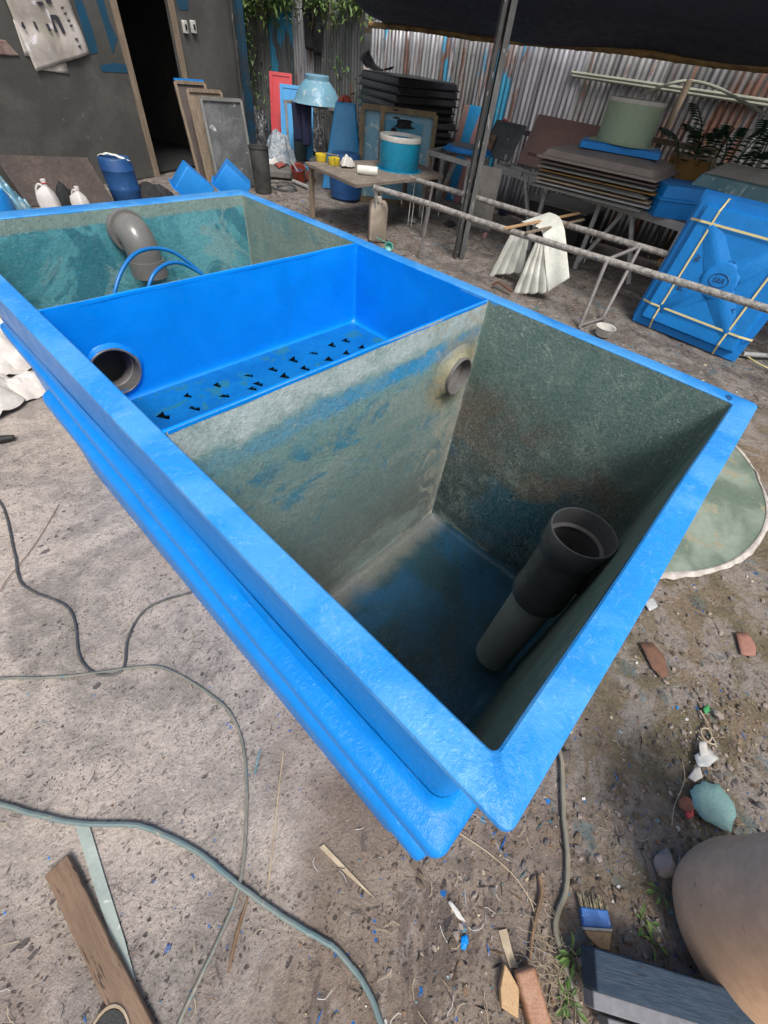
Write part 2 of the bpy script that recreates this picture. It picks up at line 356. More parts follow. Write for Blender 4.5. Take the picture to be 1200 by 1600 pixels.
M['ground'] = mat_ground()
M['gel'] = mat_gel('blue gelcoat')
M['gel_rim'] = mat_gel('hazy blue gelcoat', haze=.6, rough=.30)
M['gel_in'] = mat_gel('fresh blue gelcoat', (.001, .25, .84), 0, .24, False, .22)
M['gel_lid'] = mat_gel('lid blue', (.012, .23, .66), 0, .35, False)
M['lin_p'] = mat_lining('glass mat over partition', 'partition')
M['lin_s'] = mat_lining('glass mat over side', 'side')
M['lin_f'] = mat_lining('glass mat over floor', 'floor')
M['lin_fs'] = mat_lining('frosted glass mat', 'farside')
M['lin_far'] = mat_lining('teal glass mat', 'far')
M['shelf'] = pm('teal resin shelf', (.004, .13, .40), (.006, .17, .46), 7, (.02, .16, .24), 8, .56, .28, bump=.3, bs=30)
M['edge'] = pm('bare laminate edge', (.30, .34, .32), (.12, .22, .25), 30, rough=.6)
M['pvc'] = pm('grey PVC', (.185, .175, .165), (.155, .15, .145), 5, rough=.28, bump=.06, bs=60)
M['pvc_l'] = pm('pale PVC inside', (.30, .27, .25), (.24, .22, .21), 6, rough=.45, bump=.1)
M['pvc_d'] = pm('dark PVC tee', (.07, .072, .075), (.085, .085, .088), 8, (.09, .09, .09), 40, .66, .34, bump=.1, bs=60)
M['pvc_g'] = pm('dusty PVC riser', (.36, .37, .35), (.29, .30, .29), 5, rough=.45, bump=.12)
M['hose'] = pm('blue hose', (.005, .16, .48), rough=.3, bump=.05)
M['wall'] = pm('soot grey render', (.105, .10, .09), (.062, .06, .055), 1.3, (.15, .145, .13), 9, .66, .85, bump=.5, bs=30)
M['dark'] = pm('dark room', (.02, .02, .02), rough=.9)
M['wood'] = pm('weathered timber', (.30, .23, .165), (.20, .15, .105), 5, (.08, .06, .045), 9, .66, .75, bump=.5, bs=24, stretch=(6, 6, .8))
M['woodh'] = pm('brown plank', (.17, .105, .065), (.225, .14, .09), 5, (.055, .035, .022), 7, .58, .6, bump=.5, bs=24, stretch=(.9, 9, 9), rot=(0, 0, TH1))
M['woody'] = pm('fresh cut wood', (.55, .34, .17), (.48, .30, .15), 9, (.30, .16, .08), 14, .62, .6, bump=.4, bs=50, stretch=(3, 3, 1))
M['woodr'] = pm('red brown wood', (.36, .17, .095), (.42, .23, .14), 7, (.16, .075, .045), 20, .62, .5, bump=.5, bs=40, stretch=(4, 4, 1))
M['black'] = pm('black plastic', (.012, .012, .014), (.02, .02, .022), 5, (.05, .05, .05), 20, .66, .38, bump=.15)
M['steel'] = pm('grimy steel post', (.10, .10, .10), (.055, .052, .05), 8, (.30, .30, .29), 30, .60, .5, metal=.4, stretch=(1, 1, .25))
M['steel_l'] = pm('grey painted steel', (.33, .33, .33), (.42, .42, .41), 8, (.10, .095, .09), 16, .60, .55, bump=.25)
M['rack'] = pm('resin crusted pipe', (.21, .19, .175), (.46, .43, .40), 22, (.05, .10, .17), 13, .65, .6, bump=1, bs=70, bd=.012)
M['rackleg'] = pm('pipe leg', (.21, .195, .185), (.28, .26, .25), 12, (.07, .12, .19), 15, .66, .55, bump=.4, bs=60)
M['tarp'] = pm('navy tarpaulin', (.030, .036, .066), (.038, .042, .066), 1.2, rough=.75, bump=.15, bs=9, bd=.02)
M['bamboo'] = pm('old bamboo', (.42, .26, .09), (.14, .085, .04), 5, (.42, .28, .10), 8, .62, .5, stretch=(3, .8, 3))
M['white'] = pm('dusty white', (.62, .60, .56), (.50, .47, .43), 6, (.30, .27, .23), 18, .68, .8, bump=.4, bs=60)
M['cloth'] = pm('white glass cloth', (.76, .76, .68), (.64, .64, .57), 7, (.75, .74, .68), 30, .64, .7, bump=.5, bs=160)
M['sack'] = pm('white sacking', (.74, .70, .66), (.60, .55, .50), 4, rough=.75, bump=.35, bs=60)
M['paper'] = pm('grimy banner', (.60, .54, .50), (.38, .34, .28), 3, (.74, .71, .71), 5, .58, .8, bump=.2)
M['ink'] = pm('faded ink', (.025, .025, .04), (.05, .05, .06), 9, rough=.7, bump=0)
M['bluepaint'] = pm('sprayed blue paint', (.006, .075, .15), (.012, .06, .10), 5, rough=.7, bump=0)
M['bluebar'] = pm('blue drum plastic', (.012, .065, .20), (.02, .09, .26), 6, (.20, .24, .28), 18, .66, .45)
M['postblue'] = pm('blue post paint', (.008, .055, .10), (.03, .04, .05), 6, (.08, .09, .09), 12, .62, .5)
M['jug'] = pm('white jug plastic', (.68, .64, .62), (.58, .54, .52), 6, rough=.4, bump=.1)
M['red'] = pm('red plastic', (.60, .03, .04), (.5, .03, .04), 3, rough=.35, bump=.1)
M['orange'] = pm('orange red plastic', (.50, .07, .03), (.35, .07, .04), 8, (.05, .10, .2), 14, .62, .45)
M['ltblue'] = pm('light blue gelcoat', (.03, .28, .62), (.05, .34, .66), 3, rough=.35, bump=.15)
M['strip'] = pm('milky laminate strip', (.38, .43, .39), (.28, .33, .30), 8, (.5, .52, .48), 20, .6, .4, bump=.3)
M['trans'] = pm('translucent pale laminate', (.17, .30, .33), (.09, .21, .25), 5, (.33, .42, .43), 12, .58, .4, bump=.3)
M['transb'] = pm('blue tinted laminate', (.13, .33, .46), (.19, .36, .45), 4, (.36, .48, .52), 9, .58, .4, bump=.35)
M['green'] = pm('pale green laminate', (.36, .44, .31), (.29, .38, .27), 3, (.12, .27, .25), 8, .66, .5, bump=.25)
M['disc'] = pm('green grey laminate', (.29, .34, .28), (.14, .19, .145), 3.2, (.31, .29, .21), 4, .58, .33, bump=.8, bs=22)
M['discw'] = pm('frayed white edge', (.60, .55, .50), (.42, .37, .33), 24, rough=.85, bump=.8)
M['ochre'] = pm('ochre mould', (.38, .21, .06), (.27, .15, .05), 4, (.08, .06, .04), 10, .62, .45)
M['brownlid'] = pm('brown grey lid', (.29, .24, .215), (.23, .195, .175), 3, (.25, .22, .20), 6, .6, .55, bump=.3)
M['greylid'] = pm('grey lid', (.17, .175, .165), (.25, .24, .225), 4, rough=.6)
M['tanlid'] = pm('tan lid', (.44, .33, .22), (.33, .25, .18), 5, rough=.6)
M['pinklid'] = pm('pinkish lid', (.36, .21, .185), (.30, .20, .175), 3, (.30, .22, .19), 6, .6, .55)
M['teal_drum'] = pm('teal blue drum', (.006, .20, .34), (.01, .26, .42), 5, (.08, .32, .40), 10, .63, .3)
M['poststeel'] = pm('dull post steel', (.17, .17, .165), (.10, .098, .095), 8, (.36, .36, .35), 24, .62, .5, metal=.3, stretch=(1, 1, .3))
M['navy'] = pm('navy cloth', (.012, .016, .055), (.02, .022, .05), 6, rough=.9)
M['blackcloth'] = pm('black cloth', (.014, .014, .016), (.03, .03, .032), 6, rough=.9)
M['bag'] = pm('black bin bag', (.02, .021, .024), (.07, .07, .075), 9, rough=.35, bump=.8, bs=22, bd=.02)
M['bagw'] = pm('pale plastic bag', (.42, .44, .46), (.20, .26, .32), 7, (.65, .65, .64), 14, .6, .4, bump=.8, bs=25, bd=.02)
M['yellow'] = pm('yellow tape', (.62, .46, .03), rough=.45, bump=0)
M['strap'] = pm('yellow strapping', (.85, .72, .34), (.78, .66, .30), 8, rough=.5, bump=0)
M['pvcpole'] = pm('pale conduit', (.40, .40, .32), (.30, .30, .24), 4, rough=.45, bump=.1)
M['cable_d'] = pm('dark cable', (.055, .058, .062), (.10, .10, .10), 20, rough=.5, bump=.2)
M['cable_g'] = pm('grey green cable', (.15, .16, .14), (.24, .22, .18), 9, (.12, .20, .22), 18, .6, .5, bump=.3)
M['cable_t'] = pm('teal hose', (.13, .20, .21), (.19, .225, .205), 6, (.33, .31, .22), 16, .6, .45, bump=.3)
M['cable_w'] = pm('cream cable', (.30, .26, .18), (.22, .20, .15), 10, (.10, .17, .17), 14, .62, .5, bump=.4)
M['beige'] = pm('tan plastic barrel', (.82, .50, .30), (.66, .41, .25), 4, (.34, .23, .15), 9, .62, .78, bump=.35, bs=16, bd=.006)
M['beam'] = pm('slate blue paint', (.012, .030, .058), (.018, .040, .068), 5, (.006, .014, .028), 12, .62, .75, bump=.5, bs=50, stretch=(.6, 5, 5), rot=(0, 0, TH2))
M['beamg'] = pm('bare grey face', (.21, .21, .235), (.15, .15, .17), 6, rough=.6)
M['bristle'] = pm('bristle', (.50, .42, .26), (.20, .16, .10), 90, rough=.8, bump=.6, bs=300)
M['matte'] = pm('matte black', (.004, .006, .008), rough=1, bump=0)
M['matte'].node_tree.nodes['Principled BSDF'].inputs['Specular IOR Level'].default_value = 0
M['seam'] = pm('white resin seam', (.35, .58, .75), (.05, .30, .65), 30, rough=.3)
M['scrap'] = pm('sea green laminate scrap', (.20, .37, .36), (.25, .42, .40), 14, rough=.5, bump=.5, bs=120)
M['rock'] = pm('pinkish stone', (.34, .27, .23), (.27, .22, .19), 18, rough=.9, bump=.8, bs=50)
M['straw'] = pm('straw', (.52, .42, .29), (.38, .29, .19), 20, rough=.8)
M['twig'] = pm('brown twig', (.17, .10, .055), (.24, .15, .09), 20, rough=.8, bump=.5)
M['leaf'] = pm('leaf green', (.06, .13, .025), (.10, .17, .04), 9, rough=.55, bump=0)
M['leafd'] = pm('dark leaf', (.018, .055, .028), (.03, .075, .035), 9, rough=.5, bump=0)
M['leafl'] = pm('pale leaf', (.16, .25, .06), (.11, .19, .05), 9, rough=.55, bump=0)
M['film'] = pm('thin plastic film', (.55, .55, .53), (.40, .42, .42), 20, rough=.3, bump=.4)
M['pink'] = pm('faded pink', (.48, .26, .26), rough=.6)
M['rub'] = pm('black rubber', (.012, .012, .013), (.02, .02, .02), 30, rough=.6, bump=.5, bs=200)
M['glossy'] = pm('grey plastic wrapped board', (.10, .105, .105), (.17, .175, .175), 3, (.48, .50, .51), 4, .62, .14, bump=.6, bs=9, bd=.02)  # pale streaks put the shine of the film into the colour
M['board'] = pm('brown board', (.13, .095, .085), (.10, .08, .072), 5, rough=.7)
M['stubmat'] = pm('stub pipe', (.17, .16, .155), (.12, .118, .115), 9, rough=.4)
# ================================================================== SETTING
g = G(); xs = [-60, -30, -16, -9, -6, -4.4] + [-3.4 + .045 * i for i in range(0, 300)] + [10.4, 12, 15, 20, 30, 60]
ys = [-60, -30, -15, -8, -5, -3.6] + [-2.6 + .045 * i for i in range(0, 260)] + [9.4, 11, 14, 20, 35, 60]
def gz(x, y):
    if abs(x) > 20 or abs(y) > 20: return -.02
    s = .69 * x - .72 * y; soil = min(1, max(0, (s - .5) / .5)); far = min(1, max(0, (.79 * x + .62 * y - 2.4)))
    k = .004 + .012 * max(soil, far)
    return (mn.fractal(V((x * 2.2, y * 2.2, 3)), .9, 2.1, 5) * k - k * .6)
rows = [[g.v((x, y, gz(x, y))) for y in ys] for x in xs]
for a, b in zip(rows, rows[1:]):
    for j in range(len(ys) - 1): g.f([a[j], b[j], b[j + 1], a[j + 1]])
obj('ground', g, M['ground'], kind='structure')

# ================================================================== THE TANK
X0, X1, Y0, Y1 = .137, 1.319, -.106, 2.151
XL, XR, YN, YF = .187, 1.266, -.055, 2.071
D1, D2, RZ = .684, 1.304, 1.075
tank = thing('fibreglass_tank', 'large open bright blue fibreglass tank with three chambers, filling the middle of the yard', 'tank', ((X0 + X1) / 2, (Y0 + Y1) / 2, 0))
def ring(g, ox0, ox1, oy0, oy1, ix0, ix1, iy0, iy1, z, lip, ro=.012, ri=.02, th=.007, M_=None):
    ocx, ocy, ohx, ohy = (ox0 + ox1) / 2, (oy0 + oy1) / 2, (ox1 - ox0) / 2, (oy1 - oy0) / 2
    icx, icy, ihx, ihy = (ix0 + ix1) / 2, (iy0 + iy1) / 2, (ix1 - ix0) / 2, (iy1 - iy0) / 2
    lv = [(icx, icy, ihx, ihy, ri, z - th - .004), (icx, icy, ihx, ihy, ri, z - .003), (icx, icy, ihx + .003, ihy + .003, ri, z),
          (ocx, ocy, ohx - .006, ohy - .006, ro, z), (ocx, ocy, ohx - .001, ohy - .001, ro, z - .0035), (ocx, ocy, ohx, ohy, ro, z - .008),
          (ocx, ocy, ohx, ohy, ro, z - lip), (ocx, ocy, ohx - .004, ohy - .004, ro, z - lip), (ocx, ocy, ohx - .006, ohy - .006, ro, z - th - .006), (icx, icy, ihx + .001, ihy + .001, ri, z - th - .006)]
    g.rl(lv, M_, seg=5)
def sagx(v): return v
g = G(); ring(g, X0, X1, Y0, Y1, XL, XR, YN, YF, RZ, .013, ri=.010)
bmesh.ops.subdivide_edges(g.bm, edges=[e for e in g.bm.edges if e.calc_length() > .5], cuts=24, use_grid_fill=True)
for v in g.bm.verts: v.co += V((mn.noise(v.co * 2.3), mn.noise(v.co * 2.1 + V((5, 5, 5))), mn.noise(v.co * 3 + V((9, 1, 5))) * .7)) * .0035
obj('rim', g, M['gel_rim'], tank)
# body shell, outside
g = G()
def body(g, e, z0, z1): g.rl([((XL + XR) / 2, (YN + YF) / 2, (XR - XL) / 2 + e, (YF - YN) / 2 + e, .03, z0), ((XL + XR) / 2, (YN + YF) / 2, (XR - XL) / 2 + e, (YF - YN) / 2 + e, .03, z1)], seg=5)
body(g, .012, .0, RZ - .014); obj('outer_shell', g, M['gel'], tank)
# middle flange: a moulded step running round the body, its outer edge rounded over, its inner edge swept up into the wall
g = G(); fz = .745
cx, cy, hx, hy = (XL + XR) / 2, (YN + YF) / 2, (XR - XL) / 2, (YF - YN) / 2
sk = Matrix.Translation((0, 0, 0)) @ Matrix.Rotation(rad(-.9), 4, 'Z')
lv = [(cx, cy, hx + .013, hy + .013, .03, fz + .035), (cx, cy, hx + .015, hy + .015, .03, fz + .018), (cx, cy, hx + .021, hy + .021, .03, fz + .006), (cx, cy, hx + .028, hy + .028, .03, fz),
      (cx, cy, hx + .055, hy + .047, .02, fz - .001), (cx, cy, hx + .061, hy + .053, .02, fz - .004), (cx, cy, hx + .0655, hy + .0575, .022, fz - .012), (cx, cy, hx + .066, hy + .058, .022, fz - .042), (cx, cy, hx + .060, hy + .052, .022, fz - .044), (cx, cy, hx + .013, hy + .013, .03, fz - .034)]
g.rl(lv, seg=6)
bmesh.ops.subdivide_edges(g.bm, edges=[e for e in g.bm.edges if e.calc_length() > .5], cuts=24, use_grid_fill=True)
for v in g.bm.verts:
    v.co += V((mn.noise(v.co * 2.3), mn.noise(v.co * 2.1 + V((5, 5, 5))), mn.noise(v.co * 4 + V((9, 1, 5))))) * .004
    if v.co.x < .16: v.co.x += (v.co.y - .0) * .018
obj('middle_flange', g, M['gel'], tank)
g = G()
for yb, ye in ((-.104, 1.79),):
    pr = [(.178, .622), (.150, .620), (.139, .616), (.131, .611), (.1245, .604), (.1215, .595), (.121, .566), (.126, .562), (.178, .566)]
    Y_ = [yb, yb + .004, yb + .012] + [yb + .012 + (ye - yb - .024) * k / 24 for k in range(1, 24)] + [ye - .012, ye - .004, ye]; L = []; n = len(Y_) - 1
    for i in range(n + 1):
        y = Y_[i]; t = min(i, n - i); q = (.010, .003, 0)[min(t, 2)]
        L.append([(x - .005 + .006 * (y - yb) + q * (x < .15) + .002 * mn.noise(V((x, y * 2.2, 4))), y, z - q * .4 + .003 * mn.noise(V((3, y * 2.7, 4)))) for x, z in pr])
    g.loft(L, True, True, True)
obj('lower_ledge', g, M['gel'], tank, bevel=.004)
def lining(name, y0, y1, mats, zf, xa=XL, xb=XR, top=RZ - .004, r=.035, cut=()):
    # inside faces of one chamber, corners rounded as laid-up glass is
    NZ = int((top - zf) / .02); g = G(); x0, x1 = xa, xb; cx, cy, hx, hy = (x0 + x1) / 2, (y0 + y1) / 2, (x1 - x0) / 2, (y1 - y0) / 2
    lv = [(cx, cy, hx, hy, .011, top)] + [(cx, cy, hx, hy, .011, top + (zf + r - top) * k / NZ) for k in range(1, NZ + 1)]
    for a in (25, 50, 75, 90):
        e = r * (1 - math.cos(rad(a))); lv.append((cx, cy, hx - e, hy - e, .022, zf + r - r * math.sin(rad(a))))
    g.rl(lv, seg=5, capb=False)
    bmesh.ops.subdivide_edges(g.bm, edges=[e for e in g.bm.edges if abs(e.verts[0].co.z - e.verts[1].co.z) < .001 and e.calc_length() > .4], cuts=54, use_grid_fill=True)
    bl = [v for v in g.bm.verts if v.co.z < zf + .0005]
    for v in g.bm.verts:
        k_ = min(1, max(0, (top - v.co.z) / .05)); v.co += V((mn.noise(v.co * 4), (mn.noise(v.co * 4 + V((3, 3, 3))) - .3) * (1 if v.co.y < cy else -1) * (-1 if v.co.y > cy else -1) * 0 + abs(mn.noise(v.co * 4 + V((3, 3, 3)))) * (1 if v.co.y < cy else -1), 0)) * .005 * k_
    # sort faces onto materials by where they look
    g.bm.normal_update()
    for f in g.bm.faces:
        c = f.calc_center_median(); dx, dy = min(c.x - x0, x1 - c.x), min(c.y - y0, y1 - c.y)
        if c.z < zf + r * .45: f.material_index = 2
        elif dy < dx: f.material_index = 1 if c.y > cy else 3
        else: f.material_index = 0
    for hx_, hy_, hz_, hr_ in cut:
        bmesh.ops.delete(g.bm, geom=[f for f in g.bm.faces if (f.calc_center_median() - V((hx_, hy_, hz_))).length < hr_], context='FACES')
    obj(name, g, mats, tank)
    g = G(); g.sheet(lambda u, v: V((x0 + r * .9 + (x1 - x0 - r * 1.8) * u, y0 + r * .9 + (y1 - y0 - r * 1.8) * v, zf + .0005 + .003 * mn.noise(V((u * 5, v * 5, 2))))), 20, 20)
    return g
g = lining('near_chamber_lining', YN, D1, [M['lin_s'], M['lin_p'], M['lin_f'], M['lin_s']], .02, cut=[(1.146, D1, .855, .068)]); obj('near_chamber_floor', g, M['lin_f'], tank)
g = lining('middle_chamber_lining', D1 + .009, D2, [M['gel_in']] * 4, .77, r=.02, cut=[(.292, D2, .872, .073)])
g.bm.free()
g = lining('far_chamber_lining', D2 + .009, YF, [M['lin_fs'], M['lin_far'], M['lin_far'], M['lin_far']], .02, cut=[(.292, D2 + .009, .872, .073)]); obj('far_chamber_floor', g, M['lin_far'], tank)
# tops of the partitions
for y, mt in ((D1 + .0045, M['gel_in']), (D2 + .0045, M['gel_in'])):
    g = G(); n = 30
    L = [[(XL + (XR - XL) * i / n, y + dy + .0015 * mn.noise(V((i * .3, y, 0))), RZ - .006 + dz + .0025 * mn.noise(V((i * .25, y * 3, 1)))) for dy, dz in ((-.0055, -.006), (-.005, .001), (0, .003), (.005, .001), (.0055, -.006))] for i in range(n + 1)]
    g.loft(L, False); obj('partition_edge', g, mt, tank)
# perforated shelf in the middle chamber: real triangular cuts
SZ = .772
holes = [(345, 703, 1), (450, 675, .8), (550, 632, .7), (525, 597, .45), (425, 633, .35), (633, 562, .6), (665, 592, .8), (645, 608, .6), (715, 543, .8), (755, 567, .7), (785, 512, .8), (825, 540, .8), (853, 486, .7), (905, 509, .8), (915, 461, .7), (963, 445, .7), (965, 488, .6), (1015, 467, .6)]
hp = [(at(100 + u / 2.18, 330 + v / 2.18, SZ), k) for u, v, k in holes]
P2 = [V((XL + .012, D1 + .016)), V((XR - .012, D1 + .016)), V((XR - .012, D2 - .009)), V((XL + .012, D2 - .009))]
E2 = [(0, 1), (1, 2), (2, 3), (3, 0)]; tris = []
for p, k in hp:
    q = V((p.x, p.y)); b = len(P2); s_ = .021 * (k * .6 + .5); a = 2.5 + random.uniform(-.3, .3)
    t3 = [q + V((math.cos(a), math.sin(a))) * s_ * 1.3, q + V((math.cos(a + 2.5), math.sin(a + 2.5))) * s_ * .9, q + V((math.cos(a - 2.2), math.sin(a - 2.2))) * s_ * .8]
    P2 += t3; E2 += [(b, b + 1), (b + 1, b + 2), (b + 2, b)]; tris.append(t3)
vs, es, fs, *_ = geometry.delaunay_2d_cdt(P2, E2, [], 0, 1e-6)
g = G(); bv = [g.v((p.x, p.y, SZ)) for p in vs]
def inside(c, t):
    d = [(t[i].x - c.x) * (t[(i + 1) % 3].y - c.y) - (t[(i + 1) % 3].x - c.x) * (t[i].y - c.y) for i in range(3)]
    return all(x > 0 for x in d) or all(x < 0 for x in d)
for f in fs:
    c = V((sum(vs[i].x for i in f) / 3, sum(vs[i].y for i in f) / 3))
    if not any(inside(c, t) for t in tris): g.f([bv[i] for i in f])
shelf = obj('perforated_shelf', g, M['shelf'], tank, solid=.005, flat=True)
for t in tris:                                     # torn flaps left by the cutter
    a, b, c = (V((p.x, p.y, SZ + .003)) for p in t)
    g = G()
    for p, q, r_ in ((a, b, c),):
        e = (p + q) / 2; w = (q - p) * .5; u = V((random.uniform(-.006, .006), random.uniform(-.006, .006), random.uniform(.006, .02)))
        g.f([g.v(e - w * .8), g.v(e + w * .5), g.v(e + u + (r_ - e) * .3)])
    obj('torn_flap', g, M['matte'], shelf, solid=.0008, flat=True)
# ledge under the shelf walls is the same lining; added black liner box stands in for shade in the hollow
g = G(); g.box(((XL + XR) / 2, (D1 + D2) / 2, .3), (XR - XL - .02, D2 - D1 - .03, .004)); g.rl([((XL + XR) / 2, (D1 + D2) / 2 + .004, (XR - XL) / 2 - .008, (D2 - D1) / 2 - .014, .02, .30), ((XL + XR) / 2, (D1 + D2) / 2 + .004, (XR - XL) / 2 - .008, (D2 - D1) / 2 - .014, .02, .755)]); obj('black_backing', g, M['matte'], tank)
# resin filet where middle-chamber floor meets the wall
g = G(); n = 60
L = []
for i in range(n + 1):
    x = XL + .02 + (XR - XL - .04) * i / n; w = .0035 + .0015 * mn.noise(V((x * 9, 0, 0)))
    L.append([(x, D2 - .026 + .006 * mn.noise(V((x * 7, 3, 0))) + w * math.cos(a), SZ + .001 + w * .35 * math.sin(a)) for a in (0, .8, 1.57, 2.3, 3.14)])
g.loft(L, False); obj('resin_seam', g, M['seam'], tank)
# ---- pipework
def pipe(g, p, q, ro, ri, seg=36, inner=1):
    p, q = V(p), V(q); L = (q - p).length
    g.lathe([(ri, 0), (ro, 0), (ro, L - .002), (ro - .002, L), (ri + .0015, L), (ri, L - .0015), (ri, 0)], p, q - p, seg)
def bend(g, pts, r, seg=28, cap=False): g.tube(pts, r, seg, cap, 6)
# outlet through the far partition (low, at the left)
oc = V((.292, D2, .872))
g = G(); pipe(g, oc + V((0, .05, 0)), oc + V((0, -.010, 0)), .072, .066)
o = obj('through_pipe', g, M['stubmat'], tank)
g = G(); n = G()
c0 = oc + V((0, .035, 0))
g.tube([c0, c0 + V((0, .05, -.004)), c0 + V((0, .09, -.03)), c0 + V((0, .115, -.07)), c0 + V((0, .12, -.2))], .066, 28, False, 6)
obj('elbow', g, M['pvc_l'], o, solid=.004)
g = G(); g.lathe([(.088, .004), (.083, -.001), (.078, -.004), (.0735, -.007), (.072, -.008)], oc, (0, 1, 0), 36, wob=.10); obj('resin_collar', g, M['gel_in'], o)
# outlet stub through near partition (right)
sc_ = V((1.146, D1, .855))
g = G(); pipe(g, sc_ + V((0, .012, 0)), sc_ + V((0, -.036, 0)), .065, .060); o = obj('stub_pipe', g, M['stubmat'], tank); g = G(); g.lathe([(.0605, -.003), (.001, -.003)], sc_, (0, -1, 0), 32); obj('stub_end', g, M['pvc_l'], o)
g = G(); g.lathe([(.110, .001), (.090, -.006), (.078, -.012), (.070, -.022), (.0655, -.027)], sc_ + V((0, .001, 0)), (0, 1, 0), 36, wob=.2); obj('resin_collar', g, M['lin_p'], o)
# riser with tee, near chamber
rc = V((.868, .030, 0)); RT = .822
tee = None
g = G(); pipe(g, rc + V((-.036, .006, .10)), rc + V((-.014, .002, .60)), .066, .061); tee = obj('riser_pipe', g, M['pvc_g'], tank)
g = G(); e = V((.0, -.0, 0)); b = rc + V((-.014, .002, 0))
g.lathe([(.067, .0), (.079, .0), (.0795, .05), (.077, .06), (.076, .11), (.075, .20), (.076, .222), (.083, .236), (.0845, .30), (.0825, .3035), (.079, .3035), (.0775, .300), (.0775, .245), (.072, .235), (.070, .20), (.070, 0)], b + V((0, 0, RT - .3035)), (.02, .0, 1), 44)
obj('tee_socket', g, M['pvc_d'], tee); g = G(); g.lathe([(.0772, -.004), (.0665, -.002), (.0655, 0), (.0665, .003), (.0772, .004)], b + V((0, 0, RT - .055)), seg=44); obj('stop_ring', g, M['stubmat'], tee)
g = G(); q = b + V((0, 0, RT - .205)); g.lathe([(.060, .03), (.062, .075), (.068, .082), (.071, .086), (.071, .15)], q, (.86, -.50, 0), 32); obj('tee_branch', g, M['pvc_d'], tee)
# elbow in the far chamber
ec = aty(203, 362, YF - .02); 
g = G(); p0 = V((ec.x, YF - .004, ec.z)); pts = [p0 + V((-.005, 0, 0)), p0 + V((0, -.05, .002)), p0 + V((.001, -.072, -.016)), p0 + V((.002, -.084, -.045)), p0 + V((.003, -.086, -.085))]
g.tube(pts, .063, 32, False, 7); g.tube([p0 + V((-.006, .004, 0)), p0 + V((-.004, -.026, .001))], .075, 32, True)
el = obj('inlet_elbow', g, M['pvc'], tank)
g = G(); e0 = p0 + V((.003, -.086, -.078)); pipe(g, e0, e0 + V((.001, -.002, -.062)), .070, .064); obj('socket_end', g, M['pvc'], el)
# resin pipe stain spots
def hose(px, y, name='hose'):
    g = G(); pts = [aty(a, b, y + dy) for a, b, dy in px]; g.tube(pts, .0055, 10, True, 6)
    return g
h1 = hose([(176, 500, .10), (180, 455, .11), (192, 420, .13), (212, 396, .15), (240, 388, .17), (268, 393, .17), (292, 408, .16), (318, 430, .14), (335, 452, .1), (344, 480, .08)], D2)
obj('blue_hose', h1, M['hose'], label='bright blue hose, the taller of two loops beside the grey elbow', cat='hose', group='blue hoses looped in the far chamber')
h1 = hose([(228, 480, .06), (233, 446, .07), (243, 425, .08), (262, 412, .1), (282, 411, .11), (300, 419, .11), (318, 431, .10), (330, 450, .09), (336, 480, .08)], D2)
obj('blue_hose', h1, M['hose'], label='bright blue hose, the lower of the two loops beside the grey elbow', cat='hose', group='blue hoses looped in the far chamber')

# ================================================================== FOREGROUND: cables and litter on the ground
def gl(px, z=.006): return [at(a, b, z) for a, b in px]
def cable(px, r, mt, name, label, cat='cable', sub=6):
    g = G(); g.tube(gl(px, r * .9), r, 8, True, sub, wob=.0008); return obj(name, g, mt, label=label, cat=cat)
cable([(-60, 740), (0, 784), (22, 862), (37, 915), (109, 952), (124, 1024), (150, 1052), (191, 1047), (201, 994), (232, 949), (296, 926), (345, 915)], .0048, M['cable_d'], 'dark_cable', 'thin dark cable snaking down from the left edge and looping back under the blue tank')
cable([(-80, 1066), (0, 1060), (90, 1058), (160, 1050), (235, 1041), (271, 1050), (325, 1083), (358, 1112), (377, 1154), (385, 1217), (383, 1317), (373, 1387), (350, 1450), (308, 1537), (279, 1600), (250, 1680)], .0052, M['cable_g'], 'grey_cable', 'grey-green cable curving in from the left edge down across the concrete')
cable([(-80, 1240), (0, 1256), (50, 1271), (117, 1285), (187, 1288), (225, 1292), (283, 1317), (317, 1337), (375, 1384), (437, 1429), (500, 1467), (527, 1485), (561, 1526), (584, 1567), (600, 1620)], .0072, M['cable_t'], 'teal_hose', 'thick teal hose crossing the concrete from the left edge to the bottom centre', 'hose')
cable([(872, 1165), (878, 1195), (880, 1270), (886, 1330), (885, 1385), (872, 1425), (868, 1450), (880, 1500), (900, 1560), (915, 1620)], .0078, M['cable_w'], 'cream_cable', 'thick cream cable coming from beneath the tank corner down past the brush')
# brown plank with tapered strip beside it
def plank(a, b, w, h, mt, name, label, cat, z=0, parent=None):
    p, q = at(*a, z + h / 2), at(*b, z + h / 2); g = G(); g.beam(p, q, w, h)
    bmesh.ops.subdivide_edges(g.bm, edges=[e for e in g.bm.edges if e.calc_length() > .15], cuts=8)
    for v in g.bm.verts: v.co += V((mn.noise(v.co * 9), mn.noise(v.co * 9 + V((4, 4, 4))), 0)) * .0025
    return obj(name, g, mt, label=label, cat=cat, bevel=.003)
plank((90, 1352), (232, 1640), .058, .022, M['woodh'], 'wooden_plank', 'brown wooden plank lying on the concrete at the bottom left', 'plank')
g = G(); g.prism([at(x, y, .004) for x, y in ((117, 1288), (140, 1292), (165, 1375), (195, 1470), (216, 1550), (206, 1546), (178, 1480), (148, 1390))], .003)
obj('laminate_strip', g, M['strip'], label='tapering pale green laminate strip lying against the brown plank', cat='strip')
